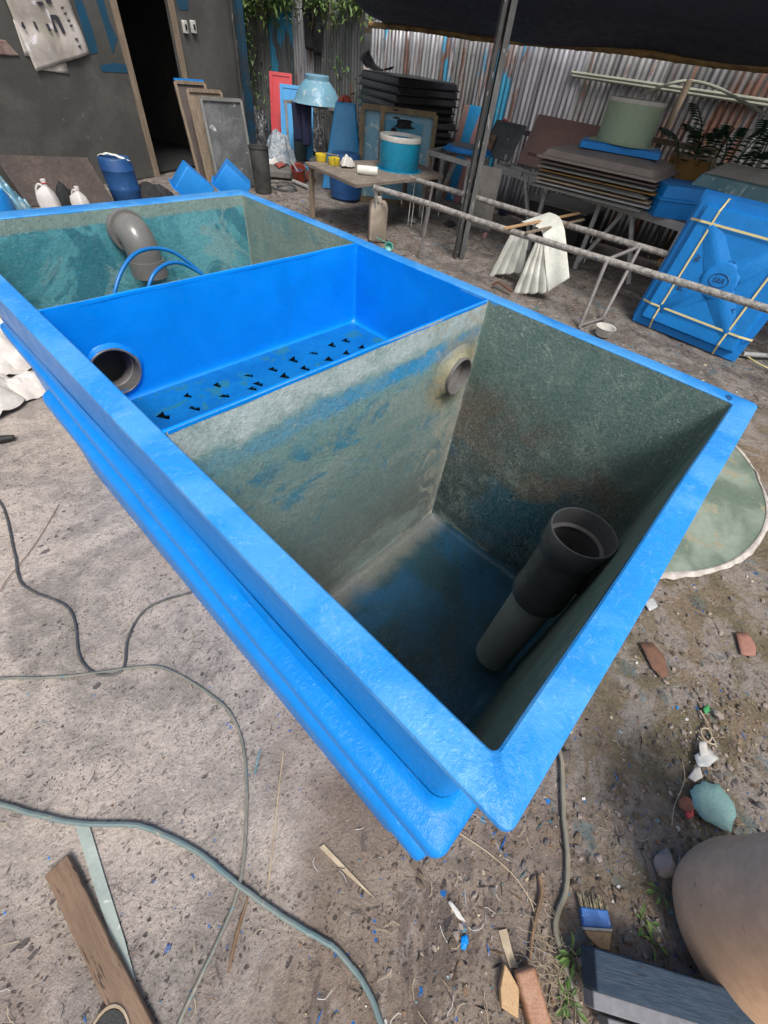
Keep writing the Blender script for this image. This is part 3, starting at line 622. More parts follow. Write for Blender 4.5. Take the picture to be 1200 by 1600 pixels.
# sandal toe
sd = thing('sandal', 'toe of a black sandal with cream edging at the bottom edge beside the plank', 'sandal', at(160, 1660))
c = at(166, 1654, .02); d = (at(172, 1585, .02) - c).normalized(); s_ = Z.cross(d)
out = [c + d * (.055 * math.cos(a) ** 1) * (1.5 if math.cos(a) > 0 else 2.2) + s_ * .052 * math.sin(a) for a in (6.283 * k / 28 for k in range(28))]
def shrink(pts, c, k, dz): return [c + (p - c) * k + V((0, 0, dz)) for p in pts]
g = G(); g.loft([shrink(out, c, 1, -.018), shrink(out, c, 1.03, 0), shrink(out, c, 1.0, .006), shrink(out, c, .93, .007), shrink(out, c, .92, 0)], True, True, True); obj('sole', g, M['straw'], sd)
g = G(); g.loft([shrink(out, c, .915, .001), shrink(out, c, .90, .0045), shrink(out, c, .6, .003), shrink(out, c, .05, .002)], True, False, True); obj('footbed', g, M['rub'], sd)
# straws, strips, twigs
def straw(px, r, mt, name, label, cat, z=.004, sub=4, wob=0):
    g = G(); g.tube(gl(px, z), r, 6, True, sub, wob); return obj(name, g, mt, label=label, cat=cat)
straw([(443, 1173), (434, 1250), (427, 1320), (418, 1390)], .0024, M['straw'], 'straw', 'long straight pale straw lying on the concrete left of the tank corner', 'straw')
g = G(); g.prism([at(x, y, .004) for x, y in ((499, 1324), (506, 1319), (545, 1360), (590, 1408), (541, 1366))], .002); obj('bamboo_sliver', g, M['straw'], label='tapered pale bamboo sliver lying just below the tank corner', cat='sliver')
straw([(715, 1300), (760, 1330), (800, 1365), (825, 1400), (835, 1425)], .002, M['straw'], 'thin_reed', 'thin pale reed bending down from the lower flange corner towards the twigs', 'reed')
straw([(843, 1368), (846, 1395), (838, 1430), (832, 1460), (828, 1498)], lambda t: .006 * (1 - t * .4) + .001, M['twig'], 'brown_twig', 'gnarled brown twig standing out left of the cream cable', 'twig', .008)
straw([(388, 1400), (370, 1460), (357, 1520)], lambda t: .002 + .003 * math.sin(3 * t), M['twig'], 'split_stick', 'thin orange brown splinter beside where the two cables cross', 'stick')
straw([(92, 788), (55, 850), (15, 900), (0, 925)], .0016, M['twig'], 'dry_stem', 'dry brown stem lying slantwise at the left edge over the dark cable', 'stem')
straw([(398, 1210), (404, 1180), (408, 1172)], .003, M['trans'], 'laminate_chip', 'short pale blue sliver beside the long straw', 'sliver')
g = G(); g.prism([at(x, y, .006) for x, y in ((779, 1454), (792, 1451), (800, 1485), (810, 1513), (797, 1512), (786, 1480))], .003); obj('wood_shaving', g, M['straw'], label='flat pale wood strip leading down to the two wood offcuts', cat='shaving')
# two offcuts, bottom centre right
g = G(); g.prism([at(x, y, .03) for x, y in ((789, 1506), (798, 1520), (812, 1545), (810, 1592), (784, 1575), (782, 1545))], .02); obj('wood_offcut', g, M['woody'], label='pale yellow wedge of fresh cut wood at the bottom edge', cat='wood offcut', bevel=.002)
g = G(); p, q = at(818, 1512, .03), at(850, 1625, .03); g.beam(p, q, .055, .035)
obj('wood_offcut', g, M['woodr'], label='thick reddish brown block of wood beside the yellow wedge', cat='wood offcut', bevel=.008, seg=3)
# brush
br = thing('paint_brush', 'flat paint brush with blue-smeared ferrule lying near the dark beam', 'paint brush', at(930, 1440))
def quadslab(px, z, th, mt, name, parent, **k):
    g = G(); g.prism([at(x, y, z) for x, y in px], th); return obj(name, g, mt, parent, **k)
quadslab(((908, 1417), (950, 1422), (957, 1451), (913, 1448)), .022, .016, pm('blue smeared ferrule', (.06, .20, .55), (.03, .12, .38), 25, (.55, .6, .65), 40, .64, .45), 'ferrule', br, bevel=.003)
quadslab(((913.5, 1448.5), (957, 1451.5), (957, 1456), (914, 1453)), .0225, .017, M['white'], 'white_band', br)
quadslab(((915, 1453.5), (957.5, 1456.5), (955, 1470), (954, 1486), (938, 1482), (921, 1465)), .021, .014, M['woody'], 'handle', br, bevel=.003)
g = G(); a, b = at(907, 1417, .016), at(949, 1422, .016); up_ = (at(903, 1400, .013) - a)
for i in range(90):
    t = random.random(); p = a.lerp(b, t) + V((0, 0, random.uniform(-.006, .006))); d = up_ * random.uniform(.75, 1.2) + V((random.uniform(-.006, .006),) * 2 + (random.uniform(-.004, .006),))
    g.tube([p, p + d], .0011, 4, False)
obj('bristles', g, M['bristle'], br)
# barrel, right
bc = at(1140, 1450); bc.z = 0
g = G(); g.lathe([(.001, .0), (.12, .002), (.150, .010), (.176, .034), (.190, .07), (.197, .12), (.198, .25), (.196, .40), (.193, .52), (.190, .56), (.17, .575), (.001, .58)], bc, (.02, -.0, 1), 64, wob=.035)
obj('tan_barrel', g, M['beige'], label='round tan plastic tub with a rounded base at the right edge near the dark beam', cat='tub')
# beam
bm_ = thing('timber_beam', 'slate blue painted beam with bare grey side lying at the bottom right', 'beam', at(915, 1500))
p, q = at(918, 1499, .10), at(1290, 1612, .10); d = (q - p).normalized(); sd_ = Z.cross(d)
if sd_.dot(at(918, 1530, .1) - p) < 0: sd_ = -sd_
hw = .062
g = G(); g.beam(p + sd_ * .012, q + sd_ * .012, .075, .08, ext=0); obj('painted_timber', g, M['beam'], bm_, bevel=.004)
g = G(); g.beam(p + sd_ * .066 + V((0, 0, -.022)) + d * .004, q + sd_ * .066 + V((0, 0, -.022)), .032, .055); obj('grey_side', g, M['beamg'], bm_, bevel=.003)
g = G(); g.beam(p + sd_ * .105 + V((0, 0, -.05)) + d * .05, q + sd_ * .105 + V((0, 0, -.05)), .03, .05); obj('lower_batten', g, M['beamg'], bm_, bevel=.003)
# scraps on the right
def scrap(px, mt, name, label, cat='scrap', z=.009, th=.003):
    px = [(a[0] * (1 - t) + b[0] * t, a[1] * (1 - t) + b[1] * t) for a, b in zip(px, px[1:] + px[:1]) for t in (0, .33, .66)]; cx, cy = sum(a for a, b in px) / len(px), sum(b for a, b in px) / len(px); g = G(); c = g.v(at(cx, cy, z + .002)); E_ = []
    for x, y in px:
        k = 1 + .10 * mn.noise(V((x * .35, y * .35, 0))) ; E_.append((cx + (x - cx) * k, cy + (y - cy) * k, z + .003 * mn.noise(V((x * .09, y * .09, 0)))))
    r1 = [g.v(at(cx + (x - cx) * .55, cy + (y - cy) * .55, z * .9 + q * .1 + .003 * mn.noise(V((x * .2, y * .2, 7))))) for x, y, q in E_]; r2 = [g.v(at(*e)) for e in E_]; n = len(r1)
    for i in range(n): j = (i + 1) % n; g.f([c, r1[i], r1[j]]); g.f([r1[i], r2[i], r2[j], r1[j]])
    return obj(name, g, mt, label=label, cat=cat, solid=min(th, .003))
scrap(((1079, 1240), (1084, 1228), (1098, 1222), (1120, 1224), (1134, 1238), (1147, 1256), (1150, 1276), (1143, 1291), (1143, 1301), (1132, 1297), (1110, 1287), (1093, 1274), (1084, 1262)), M['scrap'], 'laminate_scrap', 'sea green leaf-shaped laminate scrap on the soil right of the tank')
scrap(((1058, 1250), (1070, 1243), (1080, 1248), (1085, 1264), (1076, 1272), (1062, 1262)), pm('rusty scrap', (.22, .09, .06), rough=.8), 'rusty_scrap', 'rusty brown flake tucked beside the sea green scrap')
scrap(((1092, 1160), (1103, 1158), (1107, 1180), (1094, 1182)), M['white'], 'plastic_tube_piece', 'short white plastic piece above the crumpled film', z=.02, th=.015)
scrap(((1075, 1215), (1085, 1200), (1093, 1196), (1098, 1214), (1086, 1222)), M['white'], 'torn_paper', 'torn off-white paper piece above the sea green scrap')
scrap(((1085, 1180), (1105, 1168), (1122, 1185), (1108, 1198), (1090, 1198)), M['film'], 'film_scrap', 'crumpled clear film scrap below the white plastic piece', z=.014)
scrap(((1000, 1006), (1018, 1003), (1036, 1022), (1046, 1056), (1035, 1060), (1020, 1046)), pm('rust patch', (.21, .10, .06), (.15, .08, .055), 30, rough=.85, bump=.7), 'dead_leaf', 'curled rusty brown leaf on the bare soil beside the tank edge', 'leaf')
scrap(((1150, 990), (1168, 988), (1182, 1010), (1180, 1024), (1158, 1024)), pm('brick chip', (.33, .16, .12), rough=.9, bump=.6), 'brick_chip', 'flat reddish brick chip near the right edge above the pebbles', 'brick chip')
scrap(((700, 1410), (704, 1407), (715, 1420), (728, 1440), (716, 1436)), M['white'], 'frayed_tape', 'small frayed white shred on the ground below the tank corner')
scrap(((721, 1463), (730, 1460), (732, 1472), (726, 1485), (720, 1482)), M['gel'], 'blue_drip', 'small bright blue blob of dried paint right of the teal hose end', 'paint blob', z=.006)
scrap(((1005, 940), (1020, 932), (1028, 948), (1015, 955)), M['film'], 'clear_offcut', 'small pale clear offcut beside the right rim of the tank')
scrap(((872, 1175), (890, 1170), (892, 1190), (875, 1193)), M['board'], 'brown_tag', 'dull brown plate under the near tank rim where the cream cable starts')
g = G(); g.stone(at(1040, 1352, .022), .030, .8, 2); obj('stone', g, M['rock'], label='large pinkish stone wedged beside the tan tub', cat='stone')
g = G(); g.stone(at(1122, 1117, .014), .020, .8, 2); obj('stone', g, M['rock'], label='pale tan stone beside the coiled twine', cat='stone')
g = G(); g.stone(at(1187, 1258, .010), .014, .8, 2); obj('stone', g, pm('grey pebble', (.12, .11, .11), rough=.9), label='round dark grey pebble near the right edge level with the sea green scrap', cat='stone')
g = G(); g.tube(gl([(1094, 1110), (1104, 1128), (1112, 1150), (1118, 1162), (1107, 1160), (1096, 1148), (1098, 1138), (1108, 1140), (1112, 1152), (1104, 1160), (1092, 1150)], .01), .0026, 6, True, 5); obj('twine', g, M['straw'], label='pale coiled twine beside the tan stone on the soil', cat='twine')
scrap(((1098, 1108), (1106, 1100), (1110, 1110), (1103, 1116)), pm('green tape', (.05, .30, .10), rough=.5), 'green_tape', 'bright green tape bit at the end of the coiled twine', z=.013)
scrap(((1070, 1270), (1083, 1262), (1084, 1276), (1074, 1280)), M['red'], 'red_scrap', 'bright red plastic bit left of the sea green scrap', z=.008)
straw([(1066, 1190), (1070, 1215), (1062, 1240), (1053, 1262), (1050, 1290)], .0016, M['straw'], 'thread', 'thin pale thread running down left of the sea green scrap', 'thread')
# litter flakes and gravel nobody could count
fl = G(); gr = G(); fm = [M['white'], M['straw'], M['board'], M['gel'], M['black'], M['twig'], M['trans'], M['rock']]
def on_ground(x, y): return gz(x, y)
for i in range(7800):
    if i < 2000:
        px, py = random.uniform(700, 1290), random.uniform(880, 1640)
    elif i < 3000: px, py = random.uniform(-60, 700), random.uniform(1000, 1640)
    elif i < 5200: px, py = random.uniform(380, 1260), random.uniform(285, 640)
    else: px, py = random.uniform(400, 900), random.uniform(245, 400)
    p = at(px, py);
    if X0 < p.x < X1 and Y0 < p.y < Y1: continue
    r = random.choice((.002, .003, .004, .006, .009)) * (1 if i < 3000 else 2.2) * (.6 if 2000 <= i < 3000 else 1)
    p.z = gz(p.x, p.y) + .003; fl.mi = random.choices(range(8), (3, 5, 7, 2, 6, 8, 2, 4))[0]
    if 2000 <= i < 3000 and random.random() < .55: continue
    if random.random() < .3:
        a = random.random() * 6; d = V((math.cos(a), math.sin(a), .05)); fl.leaf(p, d, r * random.uniform(3, 7), r * .35)
    else: fl.flake(p, r, random.choice((3, 4, 5)), .5)
for i in range(260):
    px, py = (random.uniform(-40, 700), random.uniform(760, 1640)) if i < 120 else (random.uniform(650, 1260), random.uniform(900, 1640))
    p = at(px, py, .006); a = random.random() * 6.28
    if X0 < p.x < X1 and Y0 < p.y < Y1: continue
    w = [p]
    for k in range(4): a += random.uniform(-.7, .7); w.append(w[-1] + V((math.cos(a), math.sin(a), 0)) * random.uniform(.004, .016))
    fl.mi = random.choice((0, 1, 1, 5, 4)); L_ = smooth(w, 2)
    for q, r_ in zip(L_, L_[1:]):
        s_ = (r_ - q).cross(Z).normalized() * .0007; fl.f([fl.v(q - s_), fl.v(q + s_), fl.v(r_ + s_), fl.v(r_ - s_)])
obj('ground_litter', fl, fm, label='small chips, flakes and shreds scattered over the whole yard', cat='litter', kind='stuff', flat=True, solid=.0008)
gm = [M['rock'], pm('grey gravel', (.14, .125, .115), (.2, .17, .15), 30, rough=.95), pm('brown crumbs', (.12, .085, .06), (.17, .13, .095), 30, rough=.95)]
for i in range(2600):
    if i < 1500:
        px, py = random.uniform(960, 1290), random.uniform(900, 1600)
        if random.random() < .35: px = random.gauss(1110, 45); py = random.gauss(1190, 90)
    elif i < 1800: px, py = random.uniform(600, 1000), random.uniform(1250, 1620)
    else: px, py = random.uniform(420, 1260), random.uniform(300, 640)
    p = at(px, py)
    if X0 < p.x < X1 and Y0 < p.y < Y1: continue
    r = min(.012, random.expovariate(1 / .0032) + .0012) * (1 if i < 1800 else 1.8); gr.mi = random.choice((0, 1, 1, 2, 2)); gr.stone((p.x, p.y, gz(p.x, p.y) + r * .35), r, .7, 1)
obj('gravel', gr, gm, label='loose pebbles and crumbs of soil on the bare ground', cat='gravel', kind='stuff')
# weeds
def weed(px, py, n, L, mt, name, label, spread=.7):
    t = thing(name, label, 'weed', at(px, py)); g = G(); c = at(px, py)
    for i in range(n):
        a = random.random() * 6.283; d = V((math.cos(a), math.sin(a), random.uniform(.3, 1.4))).normalized(); l = L * random.uniform(.5, 1.1)
        k = c + d * l * .5 + V((0, 0, .0)); g.leaf(k, V((d.x, d.y, d.z * .2)), l * .7, l * .26)
        g2 = G() if i == 0 else g2; g2.tube([c, c + d * l * .3, k], .0012, 4, False)
    obj('leaves', g, mt, t, subs=0); obj('stems', g2, M['leafl'], t)
weed(1002, 1440, 7, .05, M['leaf'], 'small_weed', 'small green weed with pointed leaves between brush and tub')
weed(1030, 1392, 4, .045, M['leaf'], 'small_weed', 'single green sprout in front of the pinkish stone')
weed(893, 1492, 16, .05, M['leafl'], 'small_weed', 'tangled pale green weed left of the end of the dark beam')
weed(886, 1562, 16, .045, M['leaf'], 'small_weed', 'bushy green weed at the bottom edge beside the cream cable')
weed(1018, 1470, 6, .05, M['leafl'], 'small_weed', 'pale yellowish sprout just above the dark beam')
g = G()
for i in range(70):
    c = at(random.gauss(872, 16), random.gauss(1520, 40), .01); a = random.random() * 6; p = [c]
    for k in range(5): a += random.uniform(-.9, .9); p.append(p[-1] + V((math.cos(a), math.sin(a), random.uniform(-.1, .12))) * .016)
    g.tube(p, .0006, 4, False, 2)
obj('dry_roots', g, M['straw'], label='mass of dry thread-like roots around the cream cable at the bottom', cat='roots', kind='stuff')
# round laminate sheet on the right
a, b, c = at(1157, 705), at(1200, 825), at(1035, 907)
ax, ay, bx, by, cx_, cy_ = a.x, a.y, b.x, b.y, c.x, c.y; D_ = 2 * (ax * (by - cy_) + bx * (cy_ - ay) + cx_ * (ay - by))
ux = ((ax * ax + ay * ay) * (by - cy_) + (bx * bx + by * by) * (cy_ - ay) + (cx_ * cx_ + cy_ * cy_) * (ay - by)) / D_
uy = ((ax * ax + ay * ay) * (cx_ - bx) + (bx * bx + by * by) * (ax - cx_) + (cx_ * cx_ + cy_ * cy_) * (bx - ax)) / D_
R_ = math.hypot(ax - ux, ay - uy); print('disc', ux, uy, R_)
dt = thing('laminate_disc', 'round grey-green laminate sheet with frayed white edge lying right of the tank', 'laminate sheet', (ux, uy, 0))
def dz(x, y): return .014 + .012 * mn.noise(V((x * 2.4, y * 2.4, 1))) + .012 * max(0, 1 - abs(((x - ux) * .9 + (y - uy) * .45) - .05) / .05)
g = G(); L = []
for k in range(0, 26):
    rr = R_ * (.02 + .95 * k / 25); L.append([(ux + rr * math.cos(t), uy + rr * math.sin(t), dz(ux + rr * math.cos(t), uy + rr * math.sin(t))) for t in (6.2832 * i / 90 for i in range(90))])
g.loft(L, True, True); obj('sheet', g, M['disc'], dt)
g = G(); L = []
for k in range(4):
    L.append([(ux + rr * math.cos(t), uy + rr * math.sin(t), dz(ux + rr * math.cos(t), uy + rr * math.sin(t)) + (.004, .008, .006, -.006)[k]) for t in (6.2832 * i / 180 for i in range(180)) for rr in [R_ * (.968, .976, .984, .99)[k] + (k >= 1) * .018 * mn.noise(V((math.cos(t) * 5, math.sin(t) * 5, 2))) + (k == 3) * .010 * random.random()]])
g.loft(L, True); obj('frayed_edge', g, M['discw'], dt)
# white sacking, left
def crumple(c, R1, R2, h, name, label, cat, mt, seed, rz=0, n=40, edge=.0):
    g = G(); rows = []
    def fn(u, v):
        r_ = v ** .8; a = u * 6.2832; k = 1 + .28 * mn.noise(V((math.cos(a) * 1.6, math.sin(a) * 1.6, seed)))
        x, y = math.cos(a) * R1 * r_ * k, math.sin(a) * R2 * r_ * k
        z = h * (1 - r_ ** 2.2) + h * .38 * mn.noise(V((x * 7, y * 7, seed))) * (1 - r_ * .5) + h * .25 * abs(mn.noise(V((x * 17, y * 17, seed)))) + .006
        return V((c[0] + x * math.cos(rz) - y * math.sin(rz), c[1] + x * math.sin(rz) + y * math.cos(rz), max(.004, z)))
    g.sheet(fn, n * 2, n); return obj(name, g, mt, label=label, cat=cat)
p = at(10, 640); crumple((p.x - .13, p.y + .12), .30, .20, .16, 'white_sack', 'crumpled white sack on the ground at the left edge, nearest the camera', 'sack', M['sack'], 3, .4)
p = at(0, 575); crumple((p.x - .05, p.y + .15), .36, .30, .26, 'white_sack', 'bulging white sack behind the nearer crumpled one, by the tank side', 'sack', M['sack'], 8, 1)
p = at(52, 615); crumple((p.x + .0, p.y + .05), .17, .13, .08, 'sack_corner', 'loose corner of pale grey sacking beside the lower blue ledge', 'sack', M['sack'], 5, .5)
g = G(); p, q = at(-20, 690, .02), at(22, 683, .02); g.tube([p, p.lerp(q, .6), q], lambda t: .02 - .006 * (t > .7), 10); obj('cable_plug', g, M['rub'], label='black rubber plug lying at the left edge below the white sacks', cat='plug')
# ================================================================== LEFT BUILDING
WA = V((3.4, 7.83, 0)); wd = V((.965, .262, 0)).normalized(); wn = V((-wd.y, wd.x, 0))     # wn points into the building
if wn.dot(V((0, 1, 0))) < 0: wn = -wn
def wp(t, z, o=0.): return WA + wd * t + wn * o + V((0, 0, z))
def onw(px, py, o=0.): return atp(px, py, WA + wn * o, wn)
DW = .86; WT = 2.05
b = thing('workshop_hut', 'dark grey rendered workshop hut with an open doorway behind the tank', 'building', WA)
g = G()
def wallbox(t0, t1, z0, z1, o0=0, o1=.12):
    P = [wp(t, z, o) for z in (z0, z1) for t, o in ((t0, o0), (t1, o0), (t1, o1), (t0, o1))]
    vs = [g.v(p) for p in P]
    for q in ((0, 1, 2, 3), (4, 5, 6, 7), (0, 1, 5, 4), (1, 2, 6, 5), (2, 3, 7, 6), (3, 0, 4, 7)): g.f([vs[i] for i in q])
wallbox(-5.5, -.04, 0, 2.9); wallbox(DW + .04, WT, 0, 2.9); wallbox(-.04, DW + .04, 2.25, 2.9); obj('wall', g, M['wall'], b, flat=True)
g = G(); wallbox(WT - .12, WT, 0, 2.9, .124, 4); wallbox(-5.5, -5.38, 0, 2.9, .124, 4); wallbox(-5.5, WT, 0, 2.9, 4.004, 4.1); obj('side_wall', g, M['wall'], b, flat=True)
g = G(); wallbox(-5.7, WT + .2, 2.904, 2.96, -.02, 4.3); obj('roof', g, M['greylid'], b, flat=True)
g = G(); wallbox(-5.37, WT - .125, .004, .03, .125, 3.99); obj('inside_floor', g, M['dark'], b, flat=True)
g = G(); g.beam(wp(-.02, 0, -.012), wp(-.02, 2.25, -.012), .07, .05, up=wn); obj('door_post', g, M['wood'], b)
g = G(); g.beam(wp(DW + .02, 0, -.012), wp(DW + .02, 2.25, -.012), .06, .05, up=wn); obj('door_post', g, M['wood'], b)
for px, py in ((289, 42), (302, 42)):
    p = onw(px, py, -.02); g = G(); Mx = Matrix((wd, wn, Z)).transposed(); g.box(p, (.075, .04, .12), Mx); k = obj('switch_box', g, M['white'], b, bevel=.006)
    g = G(); g.box(p + wn * -.022, (.03, .012, .05), Mx); obj('switch', g, M['black'], k)
# sprayed strokes on the wall
def onwall_poly(px, o, mt, name, parent, th=.002):
    g = G(); g.prism([onw(x, y, o) for x, y in px], th, wn); return obj(name, g, mt, parent, flat=True)
onwall_poly(((116, 0), (128, 0), (146, 50), (153, 82), (141, 85), (129, 45)), -.004, M['bluepaint'], 'paint_stroke', b)
onwall_poly(((150, 0), (162, 0), (170, 30), (183, 60), (176, 84), (166, 50)), -.004, M['bluepaint'], 'paint_stroke', b)
onwall_poly(((155, 103), (178, 98), (203, 102), (202, 114), (160, 112)), -.004, M['bluepaint'], 'paint_stroke', b)
onwall_poly(((275, 0), (294, 0), (294, 16), (280, 15)), -.004, M['bluepaint'], 'paint_stroke', b)
# posters
ps = thing('grimy_banner', 'grimy white banner with black characters pasted slantwise on the dark wall', 'banner', onw(80, 100))
def bent(px, o, amp, mt, name, parent, nu=16, nv=16, seed=0):
    c = [onw(x, y, o) for x, y in px]; g = G()
    def fn(u, v): p = (c[0] * (1 - u) + c[1] * u) * (1 - v) + (c[3] * (1 - u) + c[2] * u) * v; return p - wn * (amp * (.5 + mn.noise(p * 5 + V((seed, 0, 0)))))
    g.sheet(fn, nu, nv); return obj(name, g, mt, parent, solid=.001)
bent(((3, -12), (102, -12), (140, 84), (56, 112)), -.02, .02, M['paper'], 'sheet', ps, seed=2)
def ink(px): return onwall_poly(px, -.046, M['ink'], 'lettering', ps)
ink(((78, 23), (87, 23), (92, 27), (103, 52), (98, 52), (88, 31), (83, 31), (91, 50), (86, 51)))
ink(((71, 37), (75, 37), (81, 48), (77, 49))); ink(((51, 33), (55, 34), (60, 46), (57, 46)))
ink(((33, 35), (36, 34), (38, 39), (41, 44), (38, 46), (34, 41))); ink(((56, 3), (66, 2), (69, 8), (62, 9))); ink(((69, -4), (78, -4), (82, 6), (74, 5)))
for x, y in ((95, 11), (100, 20), (105, 31), (109, 39), (117, 60), (122, 71)): ink(((x, y), (x + 5, y - 1), (x + 4, y + 2), (x + 6, y + 4), (x + 1, y + 3)))
bent(((61, 104), (102, 95), (108, 116), (62, 109)), -.008, .004, M['paper'], 'under_sheet', ps, 4, 4)
ps = thing('pale_poster', 'narrow white poster showing behind the left edge of the grimy banner', 'poster', onw(40, 85))
bent(((20, 30), (34, 34), (52, 90), (39, 87)), -.006, .003, M['sack'], 'sheet', ps, 6, 6)
ps = thing('torn_poster', 'torn reddish poster at the left edge, left of the banner', 'poster', onw(15, 75))
bent(((-30, 55), (8, 63), (31, 88), (-30, 84)), -.006, .006, pm('reddish print', (.22, .13, .11), (.35, .28, .24), 14, rough=.7), 'sheet', ps, 8, 8)
# inside the doorway
g = G(); c = wp(.52, .03, 1.0); g.lathe([(.001, 0), (.17, 0), (.21, .5), (.215, .52), (.20, .52), (.19, .48)], c, seg=28); obj('grey_bin', g, M['steel_l'], label='grey bin standing in the dark doorway', cat='bin')
g = G(); g.box(wp(.22, .33, .7), (.22, .2, .04)); g.box(wp(.22, .18, .7), (.2, .18, .3)); obj('red_crate', g, M['orange'], label='dull red crate in the dark doorway, left of the bin', cat='crate')
# boards leaning right of the door
for i, (px0, px1, pyb, pt0, pt1, mt, lab) in enumerate(((312, 352, 281, 288, 342, M['board'], 'rearmost board of the three leaning against the hut wall, with a blue-edged top'), (326, 372, 287, 296, 360, M['wood'], 'middle wood-edged frame of the three leaning against the hut wall'), (342, 398, 293, 306, 372, M['glossy'], 'front grey panel wrapped in shiny film leaning against the hut wall'))):
    A0, A1 = at(px0, pyb), at(px1, pyb - 2); n_ = Z.cross(A1 - A0).normalized()
    if n_.dot(wn) < 0: n_ = -n_
    h = 1.02 - .05 * i; lean = n_ * (.22 - .03 * i)
    t = thing('propped_board', lab, 'board', (A0 + A1) / 2); g = G()
    B0, B1 = A0 + lean + Z * h, A1 + lean + Z * h
    g.prism([A0, A1, B1, B0], .02, n_); obj('board', g, mt, t, bevel=.003)
    g = G()
    for p, q in ((A0, B0), (B0, B1), (A1, B1)): g.beam(p - n_ * .014, q - n_ * .014, .035, .026, up=n_)
    obj('edge_frame', g, M['wood'] if i != 2 else M['greylid'], t)
    if i == 0: g = G(); g.beam(B0 + Z * .02, B1 + Z * .02, .03, .03); obj('blue_edge', g, M['gel_lid'], t)
# stuff along the hut
g = G(); P = [at(45, 322), at(182, 322), None, None]; h = .26
P[2] = P[1] + wn * .25 + Z * .42; P[3] = P[0] + wn * .25 + Z * .42; g.prism(P, .015, wn); obj('brown_board', g, pm('dull brown board', (.085, .06, .05), (.055, .042, .038), 4, rough=.8), label='low reddish brown board leaning at the foot of the hut wall', cat='board')
def jug(P, rz, label):
    t = thing('white_jug', label, 'jug', (0, 0, 0), 0, 'white plastic jugs behind the far rim')
    g = G(); g.rl([(0, 0, .055, .085, .03, 0), (0, 0, .065, .095, .035, .01), (0, 0, .065, .095, .035, .16), (0, 0, .055, .08, .03, .22), (0, -.02, .03, .035, .025, .265), (0, -.03, .022, .022, .02, .28), (0, -.03, .022, .022, .02, .30)], capa=True, capb=True); obj('bottle', g, M['jug'], t)
    g = G(); g.lathe([(.001, .335), (.024, .333), (.026, .325), (.026, .298), (.001, .298)], (0, -.03, 0), seg=16); obj('cap', g, M['jug'], t)
    g = G(); g.tube([(0, -.005, .272), (0, .03, .285), (0, .07, .25), (0, .085, .20)], .011, 8, True, 4); obj('handle', g, M['jug'], t)
    t.location = P; t.rotation_euler = (0, 0, rz); return t
j = jug(at(86, 338), .9, 'taller white plastic jug with a red collar, left of its twin behind the far rim')
g = G(); g.lathe([(.0245, .298), (.028, .298), (.028, .306), (.0245, .306)], at(86, 338) + Matrix.Rotation(.9, 3, 'Z') @ V((0, -.03, 0)), seg=16); obj('red_collar', g, M['red'], j)
j = jug(at(133, 337), .4, 'shorter white plastic jug standing right of the red-collared one'); j.scale = (.95, .95, .82)
crumple(at(108, 325)[:2], .12, .1, .22, 'black_rag', 'black rag bundled between the two white jugs', 'rag', M['blackcloth'], 4)
crumple(at(8, 342)[:2], .34, .26, .36, 'plastic_sheeting', 'bunched pale blue plastic film at the far left behind the tank', 'plastic film', M['transb'], 6)
g = G(); c = at(3, 352); g.lathe([(.001, 0), (.17, 0), (.18, .02), (.18, .24), (.15, .30), (.05, .31), (.001, .31)], c, seg=28); obj('blue_canister', g, M['gel_lid'], label='bright blue canister at the far left edge in front of the plastic film', cat='canister')
bl = thing('blue_barrel', 'scuffed blue barrel with a pale rag on top, standing by the hut wall', 'barrel', at(202, 316))
c = at(202, 316); g = G(); g.lathe([(.001, 0), (.15, 0), (.165, .02), (.175, .14), (.178, .15), (.175, .16), (.18, .32), (.184, .33), (.18, .34), (.172, .43), (.165, .44), (.001, .435)], c, (-.05, .02, 1), 32); obj('drum', g, M['bluebar'], bl)
g = G(); c2 = c + V((-.02, .0, .452))
g.sheet(lambda u, v: c2 + cr * (-.16 + .34 * u) * 1.0 + V((cf.x, cf.y, 0)) * (-.08 + .10 * v) * (1 - .5 * u) + V((0, 0, .03 * math.sin(u * 5) * (1 - u) - .14 * max(0, u - .6) ** 1.2 + .012 * mn.noise(V((u * 6, v * 3, 0))))), 24, 8)
obj('pale_rag', g, M['cloth'], solid=.006, label='folded pale rag draped over the blue barrel', cat='rag')
crumple(at(240, 312)[:2], .28, .2, .16, 'dark_heap', 'heap of dark rags on the ground right of the blue barrel', 'rag heap', M['blackcloth'], 12)
for px, py, rz, lab in ((308, 322, .25, 'left blue fibreglass box tipped on its edge behind the far rim'), (368, 316, .05, 'right blue fibreglass box tipped on its edge, nearer the leaning panels')):
    t = thing('blue_box', lab, 'box', (0, 0, 0), 0, 'blue boxes tipped on edge'); Mx = Matrix.Translation((0, 0, .21)) @ Matrix.Rotation(rad(40), 4, 'Y')
    g = G(); g.rl([(0, 0, .185, .20, .012, -.14), (0, 0, .19, .205, .012, -.13), (0, 0, .175, .19, .012, .14), (0, 0, .17, .185, .012, .15)], Mx, True, True); obj('tub', g, M['gel_lid'], t)
    g = G(); g.rl([(0, 0, .192, .207, .015, -.135), (0, 0, .215, .23, .015, -.137), (0, 0, .215, .23, .015, -.149), (0, 0, .17, .185, .015, -.149)], Mx); obj('lip', g, M['gel_lid'], t)
    t.location = at(px, py) + V((0, 0, -.0)); t.rotation_euler = (0, 0, rz - .62)
